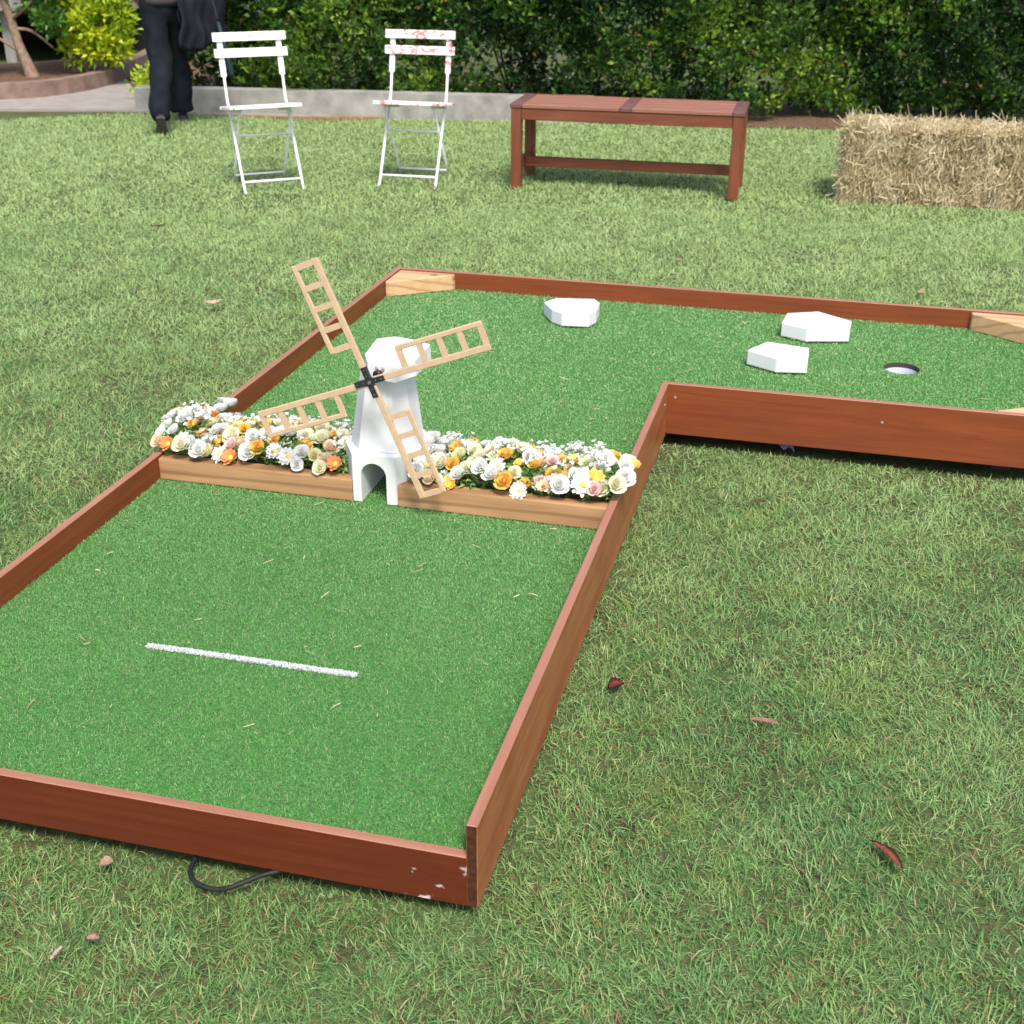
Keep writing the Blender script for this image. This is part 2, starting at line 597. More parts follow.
def make_turf():
    # backing sheet with a round opening for the cup
    bm = bmesh.new()
    z = T - .009

    def quad(x0, y0, x1, y1):
        bm.faces.new([bm.verts.new(p) for p in ((x0, y0, z), (x1, y0, z), (x1, y1, z), (x0, y1, z))])
    s = .1
    quad(xl, BT, 0, SB + BT)
    quad(xl, SB + BT, HX - s, LB)
    quad(HX + s, SB + BT, XR, LB)
    quad(HX - s, SB + BT, HX + s, HY - s)
    quad(HX - s, HY + s, HX + s, LB)
    n = 48
    for i in range(n):
        a0, a1 = 2 * math.pi * i / n, 2 * math.pi * (i + 1) / n

        def sq(a):
            c, q = math.cos(a), math.sin(a)
            m = max(abs(c), abs(q))
            return (HX + s * c / m, HY + s * q / m, z)
        p = [(HX + HRAD * math.cos(a0), HY + HRAD * math.sin(a0), z), sq(a0), sq(a1), (HX + HRAD * math.cos(a1), HY + HRAD * math.sin(a1), z)]
        bm.faces.new([bm.verts.new(q) for q in p])
        f = bm.faces.new([bm.verts.new(q) for q in (p[0], p[3], (p[3][0], p[3][1], z - .02), (p[0][0], p[0][1], z - .02))])
    bmesh.ops.remove_doubles(bm, verts=bm.verts, dist=1e-5)
    bm_obj('turf_backing', bm, M['turf_base'], course)
    # fibres
    Ps = []
    for (x0, y0, x1, y1, dens) in ((xl, BT, 0, 1.3, 88000), (xl, 1.3, 0, SB, 52000), (xl, SB, XR, LB, 36000)):
        n = int((x1 - x0) * (y1 - y0) * dens)
        Ps.append(np.stack([rng.uniform(x0, x1, n), rng.uniform(y0, y1, n), np.full(n, z)], 1))
    P = np.concatenate(Ps)
    P = P[((P[:, 0] - HX) ** 2 + (P[:, 1] - HY) ** 2 > (HRAD + .004) ** 2)]
    P = P[~((P[:, 0] > 0) & (P[:, 1] < SB + BT))]
    seam = (np.abs(P[:, 1] - 2.262 - .004 * np.sin(9 * P[:, 0])) < .006) & (P[:, 0] < 0)
    P = P[~(seam & (rng.random(len(P)) < .8))]
    n = len(P)
    far = np.clip((P[:, 1] - .5) / 2.6, 0, 1)
    L = rng.uniform(.006, .0105, n)
    W = (.0014 + .0017 * far) * rng.uniform(.7, 1.3, n)
    t = np.clip(rng.beta(2.6, 3, n) * .95 + .27 * np.clip((P[:, 1] - .3) / 2.0, 0, 1) - .04 + .05 * np.sin(4 * P[:, 0] + 2 * P[:, 1]), 0, .96)  # foreground shade put into the tint: near fibres darker, far ones paler
    t = np.where(rng.random(n) < .006, 1., t)
    V, Fc, fs, tt = blades(P, L, W, rng.uniform(0, 2 * np.pi, n), np.abs(rng.normal(.55, .4, n)), rng.normal(.9, .7, n), t)
    V[:, 0] = np.where((V[:, 1] < SB + BT), np.clip(V[:, 0], xl + .0005, -.0005), V[:, 0])
    me = np_mesh('turf', V, Fc, fs, {'tint': tt})
    o = link('turf', me, M['turf'], course)
    print('turf fibres', n)
    # white tee line: painted fibres
    n = 9000
    u = rng.uniform(0, 1, n)
    hw = .0068 + .0006 * rng.normal(0, .6, n)
    v = rng.uniform(-1, 1, n) * hw
    X = -.873 + (.873 - .386) * u
    Y = .4875 + .0045 * u + v
    P = np.stack([X, Y, np.full(n, T - .008)], 1)
    V, Fc, fs, tt = blades(P, rng.uniform(.0062, .0082, n), rng.uniform(.0014, .0024, n), rng.uniform(0, 6.28, n), np.abs(rng.normal(.6, .25, n)), rng.normal(.5, .4, n), np.ones(n))
    link('tee_line', np_mesh('tee_line', V, Fc, fs), M['chalk'], course)['label'] = 'painted white tee line'


make_turf()

bm = bmesh.new()
n = 40
prof = [(HRAD - .002, T - .0245), (HRAD - .002, T - .10), (HRAD - .012, T - .108), (0, T - .108)]
rings = []
for r_, z_ in prof[:-1]:
    rings.append([bm.verts.new((HX + r_ * math.cos(2 * math.pi * i / n), HY + r_ * math.sin(2 * math.pi * i / n), z_)) for i in range(n)])
for a, b in zip(rings, rings[1:]):
    for i in range(n):
        bm.faces.new((a[i], a[(i + 1) % n], b[(i + 1) % n], b[i]))
bm.faces.new(rings[-1])
bm_obj('hole_cup', bm, M['cup'], course, smooth=False)

bm = bmesh.new()
ra = [[bm.verts.new((HX + (HRAD + q) * math.cos(2 * math.pi * i / n), HY + (HRAD + q) * math.sin(2 * math.pi * i / n), z_)) for i in range(n)] for q, z_ in ((-.0005, T - .0085), (-.001, T - .024), (.002, T - .024), (.002, T - .0085))]
for a, b in zip(ra, ra[1:] + ra[:1]):
    for i in range(n):
        bm.faces.new((a[i], a[(i + 1) % n], b[(i + 1) % n], b[i]))
bm_obj('shaded_hole_rim', bm, M['dark_ply'], course)  # cut edge of the hole, its shadow put into the dark colour

# corner blocks
for (ox, oy, sx, sy, ax, ay) in ((xl, LB, 1, -1, .245, .19), (XR, LB, -1, -1, .255, .20), (XR, SB + BT, -1, 1, .25, .17), ):
    bm = bmesh.new()
    e = .0015
    add_prism(bm, [(ox + sx * e, oy + sy * e), (ox + sx * ax, oy + sy * e), (ox + sx * (ax - .004), oy + sy * .022), (ox + sx * .022, oy + sy * (ay - .004)), (ox + sx * e, oy + sy * ay)], T - .006, .1735, .003)
    bm_obj('corner_block', bm, M['pale_pine'], course)

# planter rails in front of the flowers, either side of the windmill
PF = 1.311
for x0, x1 in ((xl + .001, -.704), (-.573, -.001)):
    bm = bmesh.new()
    add_box(bm, (0, 0, 0), (x1 - x0, .042, .062), .003, seg=2)
    bm_obj('planter_rail', bm, M['pine'], course, (x0, PF, T - .006))
    bm = bmesh.new()
    add_box(bm, (0, 0, 0), (x1 - x0, .03, .05), .003)
    bm_obj('planter_rail', bm, M['pine'], course, (x0, PF + .235, T - .006))
    bm = bmesh.new()
    add_box(bm, (x0 + .002, PF + .043, T - .004), (x1 - .002, PF + .234, T + .03))
    bm_obj('planter_filling', bm, M['mulch'], course)

# screw heads on the boards
for p, ax in (((.045, SB - .0012, .135), 'y'), ((.70, SB - .0012, .115), 'y'),
              ((BT + .0012, 2.215, .13), 'x')):
    bm = bmesh.new()
    bmesh.ops.create_cone(bm, cap_ends=True, segments=12, radius1=.0042, radius2=.0034, depth=.002)
    bm_obj('screw_head', bm, M['steel'], course, p, (R(90), 0, 0) if ax == 'y' else (0, R(90), 0))

# ------------------------------------------------------------------ windmill
WX, WY = -.640, 1.425
mill = empty('windmill', (WX, WY, T - .004), label='white toy windmill with light wooden lattice sails standing between the flower beds', cat='windmill')


def make_mill():
    z0 = 0.
    zb = .139
    # base with an arched ball tunnel: octagon plan, front wall at y=-0.113
    fy = -.113
    fx0, fx1 = -.061, .062
    # front wall with arch, swept back to depth
    a = .036          # half tunnel width
    ac = -.001
    hs = .080         # spring height
    arch = [(ac - a, 0)] + [(ac + a * math.cos(t), hs + a * math.sin(t)) for t in np.linspace(math.pi, 0, 15)] + [(ac + a, 0)]
    plan = [(fx0, fy), (fx1, fy), (.108, -.035), (.108, .06), (.062, .118), (-.062, .118), (-.108, .06), (-.108, -.035)]
    bm = bmesh.new()
    # outer side walls (not front / back)
    bot = [bm.verts.new((x, y, 0)) for x, y in plan]
    top = [bm.verts.new((x, y, zb)) for x, y in plan]
    for i in range(8):
        if i in (0, 4): continue
        bm.faces.new((bot[i], bot[(i + 1) % 8], top[(i + 1) % 8], top[i]))
    bm.faces.new(top)
    for ya, i0, i1 in ((fy, 0, 1), (.118, 5, 4)):
        av = [bm.verts.new((x, ya, z)) for x, z in arch]
        tl, tr, bl, br = top[i0], top[i1], bot[i0], bot[i1]
        h = len(av) // 2
        bm.faces.new([bl] + av[:h + 1] + [tl])
        bm.faces.new([tl] + [av[h], ] + [tr])
        bm.faces.new([tr] + av[h:] + [br])
        if ya == fy: av0 = av
        else: av1 = av
    for i in range(len(av0) - 1):
        f = bm.faces.new((av0[i], av0[i + 1], av1[i + 1], av1[i]))
    # underside
    h = len(av0)
    bm.faces.new((bot[0], av0[0], av1[0], bot[5], bot[6], bot[7]))
    bm.faces.new((bot[1], bot[2], bot[3], bot[4], av1[-1], av0[-1]))
    bm_obj('base', bm, M['white'], mill)
    # tapered tower
    p0 = [(-.050, -.088), (.052, -.088), (.092, -.026), (.092, .05), (.052, .104), (-.052, .104), (-.094, .05), (-.094, -.026)]
    p1 = [(-.026, -.068), (.040, -.074), (.067, -.030), (.067, .046), (.034, .082), (-.030, .082), (-.058, .046), (-.058, -.026)]
    bm = bmesh.new()
    add_prism(bm, p0, zb + .0005, .352, .0015, poly1=p1)
    bm_obj('tower', bm, M['white'], mill)
    # cap: flat eight-sided box, slightly overhanging
    cap = [(-.6525, 1.3275), (-.568, 1.3065), (-.532, 1.372), (-.533, 1.509), (-.577, 1.537), (-.6515, 1.552), (-.695, 1.519), (-.681, 1.385)]
    cap = [(x - WX, y - WY) for x, y in cap]
    bm = bmesh.new()
    cin = sum(p[0] for p in cap) / 8, sum(p[1] for p in cap) / 8
    tp = [(cin[0] + (x - cin[0]) * .97, cin[1] + (y - cin[1]) * .97) for x, y in cap]
    add_prism(bm, cap, .3525, .398, .002, poly1=tp)
    co_ = bm_obj('cap', bm, M['white'], mill)
    # axle bracket on the cap's front face
    fdir = Vector((cap[1][0] - cap[0][0], cap[1][1] - cap[0][1], 0)).normalized()
    fn = Vector((fdir.y, -fdir.x, 0))
    fc = Vector(((cap[0][0] + cap[1][0]) / 2, (cap[0][1] + cap[1][1]) / 2, 0))
    for s, zz in ((-.012, .385), (.008, .386)):
        bm = bmesh.new()
        bmesh.ops.create_cone(bm, cap_ends=True, segments=14, radius1=.0048, radius2=.0036, depth=.003)
        p = fc + fdir * s + fn * .0015
        o = bm_obj('screw_head', bm, M['steel'], co_, (p.x, p.y, zz))
        o.rotation_euler = fn.to_track_quat('Z', 'Y').to_euler()
    bm = bmesh.new()
    add_tube(bm, [fc + fn * -.01 + Vector((-.006, 0, .371)), fc + fn * .012 + Vector((-.006, 0, .371))], .0105, 18)
    bm_obj('axle_bearing', bm, M['black'], co_)
    # axle and sails
    hub = Vector((-.6137 - WX, 1.25 - WY, .4836 - T + .004))
    bm = bmesh.new()
    add_tube(bm, [fc + fn * .0 + Vector((-.006, .01, .371)), hub + Vector((0, .004, 0))], .004, 12)
    bm_obj('axle', bm, M['black'], mill)
    return hub


hub = make_mill()


def sail_mesh():
    """one sail: spar along local +X with a lattice hanging on its counter-clockwise (+Z) side; thickness along Y"""
    bm = bmesh.new()
    r0, r1, ri = .012, .338, .098
    w = .016            # spar width
    hgt = .077          # lattice depth
    th = .0045
    # the spar, then the outline frame, then the rungs (butted, slightly thinner so no faces coincide)
    add_box(bm, (r0, -th, 0), (r1, th, w), .0012)
    add_box(bm, (ri, -th + .0004, hgt - .0135), (r1, th - .0004, hgt), .002)
    span = r1 - ri
    bw = .0145
    for k in range(5):
        x = ri + k * (span - bw) / 4
        add_box(bm, (x, -th + .0008, w - .002), (x + bw, th - .0008, hgt - .0125), 0)
    # round the outer corners a little with end caps
    return bm


SY = R(.9)
for kq in range(4):
    th = 1.93021 - kq * math.pi / 2 + (R(1.9) if kq % 2 == 0 else R(-.3))
    bm = sail_mesh()
    o = bm_obj('sail', bm, M['mdf'], mill)
    # local x -> radial, local z -> counter clockwise tangent
    ax = Vector((math.cos(SY), math.sin(SY), 0))
    rad = ax * math.cos(th) + Vector((0, 0, 1)) * math.sin(th)
    tan = -ax * math.sin(th) + Vector((0, 0, 1)) * math.cos(th)
    nrm = tan.cross(rad)
    mm = Matrix.Identity(4)
    for i in range(3):
        mm[i][0], mm[i][1], mm[i][2] = rad[i], nrm[i], tan[i]
        mm[i][3] = hub[i] - tan[i] * .005
    o.matrix_local = mm
bm = bmesh.new()
axx = Vector((math.cos(SY), math.sin(SY), 0))
for th in (1.93021 + R(1.9), 1.93021 - math.pi / 2 - R(.3)):
    rad = axx * math.cos(th) + Vector((0, 0, 1)) * math.sin(th)
    tan = -axx * math.sin(th) + Vector((0, 0, 1)) * math.cos(th)
    nrm = tan.cross(rad)
    mm = Matrix.Identity(4)
    for i in range(3):
        mm[i][0], mm[i][1], mm[i][2] = rad[i], nrm[i], tan[i]
        mm[i][3] = hub[i] + tan[i] * .0018
    d = .0004 if th < 1 else 0
    add_box(bm, (-.042, -.0075 - d, -.0075), (.042, .0062 + d, .0075), .0008, M=mm)
    for s in (-.034, -.018, .018, .034):
        rr = bmesh.ops.create_cone(bm, cap_ends=True, segments=10, radius1=.0019, radius2=.0015, depth=.0012)
        for f in {f for v in rr['verts'] for f in v.link_faces}: f.material_index = 1
        bmesh.ops.transform(bm, verts=rr['verts'], matrix=mm @ Matrix.Translation((s, -.0085 if nrm.y > 0 else .0072, 0)) @ Matrix.Rotation(R(90), 4, 'X'))
rr = bmesh.ops.create_cone(bm, cap_ends=True, segments=12, radius1=.005, radius2=.004, depth=.006)
for f in {f for v in rr['verts'] for f in v.link_faces}: f.material_index = 1
bmesh.ops.transform(bm, verts=rr['verts'], matrix=Matrix.Translation(hub + Vector((0, -.0095, 0))) @ Matrix.Rotation(R(90), 4, 'X'))
bm_obj('hub_cross', bm, [M['black'], plain('dull_bolt', (.12, .12, .125), .4)], mill)

# ------------------------------------------------------------------ flowers
def petal_mat(name, c, c2=None, tr=.3):
    k = NT(name)
    f = k.noise(k.coord(), 55, 3)
    col = k.ramp(f, [(.3, c), (.75, c2 or tuple(min(1, x * 1.06) for x in c))])
    k.set(col, .55, .25)
    k.translucent(col, tr)
    return k.m


PM = dict(white=petal_mat('white_petal', (.80, .80, .76), (.84, .84, .82)), cream=petal_mat('cream_petal', (.80, .77, .52), (.84, .83, .70)),
          lemon=petal_mat('lemon_petal', (.78, .76, .38), (.83, .81, .58)), orange=petal_mat('orange_petal', (.84, .48, .08), (.88, .64, .20)),
          peach=petal_mat('peach_petal', (.84, .62, .42), (.86, .76, .60)), coral=petal_mat('coral_petal', (.76, .27, .08), (.82, .44, .2)),
          pink=petal_mat('pink_petal', (.80, .55, .50), (.84, .70, .66)), core=plain('yellow_centre', (.72, .45, .06), .8, .3, 200),
          dark=plain('brown_centre', (.22, .10, .03), .8, .3, 200))
k = NT('artificial_leaf')
tint = k.n('Attribute', attribute_name='tint').outputs['Fac']
c = k.ramp(tint, [(0, (.06, .17, .04)), (.5, (.17, .34, .09)), (.8, (.33, .46, .16)), (1, (.55, .60, .34))])
k.set(c, .45, .35)
k.translucent(c, .3)
M['fleaf'] = k.m


def add_petal(bm, M4, L, W, cup, n=4, mat=0, tipw=.75):
    rows = []
    for i in range(n + 1):
        t = i / n
        ww = W * math.sin(math.pi * min(.98, .12 + .80 * t * tipw + .0 * t)) if t < 1 else W * .45
        x = L * math.sin(t * 1.25) / math.sin(1.25)
        z = cup * L * t * t
        rows.append([bm.verts.new(M4 @ Vector((x, ww * s / 2, z + abs(s) * ww * .22))) for s in (-1, 0, 1)])
    for a, b in zip(rows, rows[1:]):
        for j in range(2):
            f = bm.faces.new((a[j], a[j + 1], b[j + 1], b[j]))
            f.smooth = True
            f.material_index = mat


def rose_mesh(colour, seed):
    rnd = random.Random(seed)
    bm = bmesh.new()
    for layer, (n, r, tilt, ln, wd) in enumerate(((6, .0035, 18, .021, .022), (5, .0025, 42, .018, .019), (5, .002, 62, .015, .015), (4, .001, 80, .012, .011))):
        for i in range(n):
            a = 2 * math.pi * (i + .5 * layer + rnd.uniform(-.12, .12)) / n
            M4 = Matrix.Rotation(a, 4, 'Z') @ Matrix.Translation((r, 0, .002 * layer)) @ Matrix.Rotation(-R(tilt + rnd.uniform(-7, 7)), 4, 'Y')
            add_petal(bm, M4, ln * rnd.uniform(.9, 1.1), wd, .35 - .1 * layer)
    me = bpy.data.meshes.new('rose')
    bm.to_mesh(me); bm.free()
    me.materials.append(PM[colour])
    return me


def daisy_mesh(colour, seed, npet=13, ln=.022, wd=.0085, tilt=12):
    rnd = random.Random(seed)
    bm = bmesh.new()
    for lay in range(2):
        for i in range(npet):
            a = 2 * math.pi * (i + .5 * lay + rnd.uniform(-.15, .15)) / npet
            M4 = Matrix.Rotation(a, 4, 'Z') @ Matrix.Translation((.003, 0, .0012 * lay)) @ Matrix.Rotation(-R(tilt + 14 * lay + rnd.uniform(-9, 9)), 4, 'Y')
            add_petal(bm, M4, ln * rnd.uniform(.85, 1.08) * (1 - .12 * lay), wd, .12, 3)
    me = bpy.data.meshes.new('daisy')
    bm.to_mesh(me); bm.free()
    me.materials.append(PM[colour])
    return me


def sprig_mesh(seed):
    """a spray of tiny white blossoms on thin stems"""
    rnd = random.Random(seed)
    bm = bmesh.new()
    for i in range(9):
        a, t = rnd.uniform(0, 6.28), rnd.uniform(.1, .75)
        ln = rnd.uniform(.022, .052)
        tip = Vector((math.cos(a) * math.sin(t), math.sin(a) * math.sin(t), math.cos(t))) * ln
        add_tube(bm, [(0, 0, 0), tip * .5 + Vector((0, 0, .004)), tip], .0006, 4, 1)
        q = tip.to_track_quat('Z', 'Y').to_matrix().to_4x4()
        for p in range(5):
            M4 = Matrix.Translation(tip) @ q @ Matrix.Rotation(p * 1.2566 + rnd.random(), 4, 'Z') @ Matrix.Rotation(-R(rnd.uniform(10, 40)), 4, 'Y')
            add_petal(bm, M4, .0082, .0062, .2, 2)
    me = bpy.data.meshes.new('blossom_sprig')
    bm.to_mesh(me); bm.free()
    me.materials.append(PM['white']); me.materials.append(M['fleaf'])
    me.attributes.new('tint', 'FLOAT', 'POINT').data.foreach_set('value', np.full(len(me.vertices), .55, np.float32))
    return me


FM = {}
for c in ('white', 'cream', 'lemon', 'orange', 'peach', 'pink'):
    FM['rose', c] = [rose_mesh(c, s) for s in (1, 2)]
for c, kw in (('white', {}), ('coral', dict(npet=11, ln=.019, wd=.010, tilt=22)), ('orange', dict(npet=8, ln=.019, wd=.011, tilt=25)), ('peach', dict(npet=9, ln=.018, wd=.011, tilt=28))):
    FM['daisy', c] = [daisy_mesh(c, s, **kw) for s in (3, 4)]
SPR = [sprig_mesh(s) for s in range(4)]
bm = bmesh.new()
bmesh.ops.create_uvsphere(bm, u_segments=10, v_segments=6, radius=.0062)
for v in bm.verts: v.co.z *= .55
CORE = bpy.data.meshes.new('flower_centre')
bm.to_mesh(CORE); bm.free()
CORE.shade_smooth()
CORE2 = CORE.copy()
CORE.materials.append(PM['core']); CORE2.materials.append(PM['dark'])


def leaf_cloud(P, D, L, W, tint):
    """flat pointed leaves: base at P, direction D, folded along the midrib; 6 verts 4 faces"""
    n = len(P)
    D = D / np.linalg.norm(D, axis=1)[:, None]
    rv = rng.normal(size=(n, 3)) + np.array([0, 0, .6])
    S = np.cross(D, rv); S /= np.linalg.norm(S, axis=1)[:, None] + 1e-9
    N = np.cross(S, D)
    L = L[:, None]; W = W[:, None]
    base = P
    tip = P + D * L - N * L * .12
    m1 = P + D * L * .42
    l = m1 + S * W * .5 + N * W * .16
    r = m1 - S * W * .5 + N * W * .16
    V = np.stack([base, r, tip, l, m1], 1).reshape(-1, 3)
    b = np.arange(n)[:, None] * 5
    Fc = np.concatenate([b + np.array([[0, 1, 4]]), b + np.array([[1, 2, 4]]), b + np.array([[4, 2, 3]]), b + np.array([[0, 4, 3]])], 1)
    return V, Fc.ravel(), np.full(4 * n, 3), np.repeat(tint, 5)


def garland(x0, x1, label, seed, spill):
    rnd = random.Random(seed)
    r_ = np.random.default_rng(seed)
    root = empty('flower_garland', ((x0 + x1) / 2, PF + .14, T + .03), label=label, cat='flowers', group='artificial flower beds beside the windmill')
    ox, oy, oz = root.location
    y0, y1 = PF + .018, PF + .27

    def top(x, y):
        v = (y - y0) / (y1 - y0)
        e = min((x - x0), (x1 - x))
        return .172 + .055 * math.sin(math.pi * min(1, max(0, .12 + .8 * v))) + .008 * math.sin(23 * x + seed)
    # scatter heads with a minimum spacing
    heads = []
    tries = 0
    while len(heads) < 96 and tries < 6000:
        tries += 1
        x, y = rnd.uniform(x0 + .01, x1 - .01), y0 + (y1 - y0) * rnd.random() ** 1.05
        if spill(x, y): pass
        if all((x - a) ** 2 + (y - b) ** 2 > .0245 ** 2 for a, b in heads):
            heads.append((x, y))
    heads += spill(None, None)
    kinds = ([('rose', 'white')] * 13 + [('rose', 'cream')] * 5 + [('rose', 'lemon')] * 3 + [('rose', 'orange')] * 4 + [('rose', 'peach')] * 4 + [('rose', 'pink')] * 2 +
             [('daisy', 'white')] * 6 + [('daisy', 'coral')] * 3 + [('daisy', 'orange')] * 2 + [('daisy', 'peach')] * 1)
    for i, (x, y) in enumerate(heads):
        kd = rnd.choice(kinds)
        me = rnd.choice(FM[kd])
        zt = top(x, min(y, y1)) + rnd.uniform(-.010, .012)
        nx = 1.5 * ((x - (x0 + x1) / 2) / (x1 - x0)) * .5 + rnd.uniform(-.35, .35)
        ny = 2.2 * ((y - (y0 + y1) / 2) / (y1 - y0)) * .7 - .35 + rnd.uniform(-.3, .3)
        q = Vector((nx, ny, 1.1)).to_track_quat('Z', 'Y')
        o = bpy.data.objects.new(kd[0], me)
        COL.objects.link(o)
        o.parent = root
        s = rnd.choice((.92, 1., 1.05, 1.1, 1.18, 1.25, 1.35))
        o.location = (x - ox, y - oy, zt - oz)
        o.rotation_mode = 'QUATERNION'
        o.rotation_quaternion = q
        o.scale = (s, s, s)
        if kd[0] == 'daisy':
            cobj = bpy.data.objects.new('flower_centre', CORE2 if kd[1] == 'peach' else CORE)
            COL.objects.link(cobj)
            cobj.parent = o
            cobj.location = (0, 0, .003)
    for i in range(24):
        x, y = rnd.uniform(x0, x1), rnd.uniform(y0 + .03, y1 + .02)
        o = bpy.data.objects.new('blossom_sprig', rnd.choice(SPR))
        COL.objects.link(o)
        o.parent = root
        o.location = (x - ox, y - oy, top(x, min(y, y1)) - .004 - oz)
        o.rotation_euler = (rnd.uniform(-.5, .5), rnd.uniform(-.5, .5), rnd.uniform(0, 6.28))
    # foliage mass below the heads
    n = 3600
    X = r_.uniform(x0 - .012, x1 + .012, n)
    Y = r_.uniform(y0 + .022, y1 + .01, n)
    Z = np.array([T + .035 + (top(a, b) - T - .032) * r_.random() ** .7 for a, b in zip(X, Y)])
    D = np.stack([r_.normal(0, 1, n) + 2. * (X - (x0 + x1) / 2) / (x1 - x0), r_.normal(0, 1, n) + 3 * (Y - (y0 + y1) / 2) / (y1 - y0), np.abs(r_.normal(.7, .5, n))], 1)
    V, Fc, fs, tt = leaf_cloud(np.stack([X - ox, Y - oy, Z - oz], 1), D, r_.uniform(.018, .036, n), r_.uniform(.005, .011, n), np.clip(r_.beta(2, 2, n), 0, 1))
    link('foliage', np_mesh('foliage', V, Fc, fs, {'tint': tt}), M['fleaf'], root)


def spill_left(x, y):
    if x is not None: return None
    return [(-1.292, 1.345), (-1.298, 1.375), (-1.30, 1.42), (-1.315, 1.47), (-1.32, 1.52), (-1.33, 1.57), (-1.345, 1.62), (-1.31, 1.60), (-1.29, 1.64), (-1.26, 1.61), (-1.255, 1.66),
            (-1.22, 1.62), (-1.27, 1.70), (-1.24, 1.69), (-1.19, 1.63)]


def spill_right(x, y):
    if x is not None: return None
    return [(.022, 1.43), (.028, 1.39), (.035, 1.47), (.015, 1.50), (.01, 1.36)]


garland(-1.275, -.735, 'bank of artificial flowers left of the windmill, spilling over the left board', 5, spill_left)
garland(-.545, -.012, 'bank of artificial flowers right of the windmill, touching the long right board', 9, spill_right)

# ------------------------------------------------------------------ white obstacles on the turf
blocks = (([(-.591, 3.128), (-.556, 3.195), (-.408, 3.225), (-.377, 3.176), (-.37, 3.074), (-.39, 3.015), (-.49, 3.003), (-.539, 3.038)], 'white eight-sided wooden block nearest the left end, against the back board'),
          ([(.331, 3.102), (.343, 3.23), (.458, 3.286), (.586, 3.19), (.582, 3.095), (.428, 3.053)], 'widest white wooden block, behind the other one near the hole'),
          ([(.235, 2.739), (.296, 2.855), (.446, 2.82), (.448, 2.692), (.343, 2.674)], 'five-sided white wooden block closest to the inner corner of the lane'))
for poly, lb in blocks:
    cx = sum(p[0] for p in poly) / len(poly); cy = sum(p[1] for p in poly) / len(poly)
    bm = bmesh.new()
    add_prism(bm, [(x - cx, y - cy) for x, y in poly][::-1], 0, .054, .0065, seg=3)
    tag(bm_obj('obstacle_block', bm, M['white'], loc=(cx, cy, T - .002)), lb, 'obstacle block', 'white obstacle blocks on the turf')

# ------------------------------------------------------------------ folding chairs
def chair_paint(name, thr):
    k = NT(name)
    v = k.coord('Object', (1, 1, 1.6))
    a = k.noise(v, 16, 5, .65, .8)
    b = k.noise(v, 5.5, 2)
    msk = k.math('MULTIPLY', k.ramp(a, [(.50, (0, 0, 0)), (.56, (1, 1, 1))]), k.ramp(b, [(thr, (0, 0, 0)), (thr + .06, (.9, .9, .9))]))
    c = k.mix(msk, (.80, .79, .77), k.ramp(k.noise(v, 60, 3), [(.35, (.40, .03, .04)), (.65, (.60, .24, .22))]))
    return k.set(c, .5, .4)


M['chair_a'] = chair_paint('white_chair_paint', .56)
M['chair_b'] = chair_paint('worn_chair_paint', .38)
M['rod'] = plain('white_painted_steel', (.74, .75, .74), .4, .05, 40, .5)


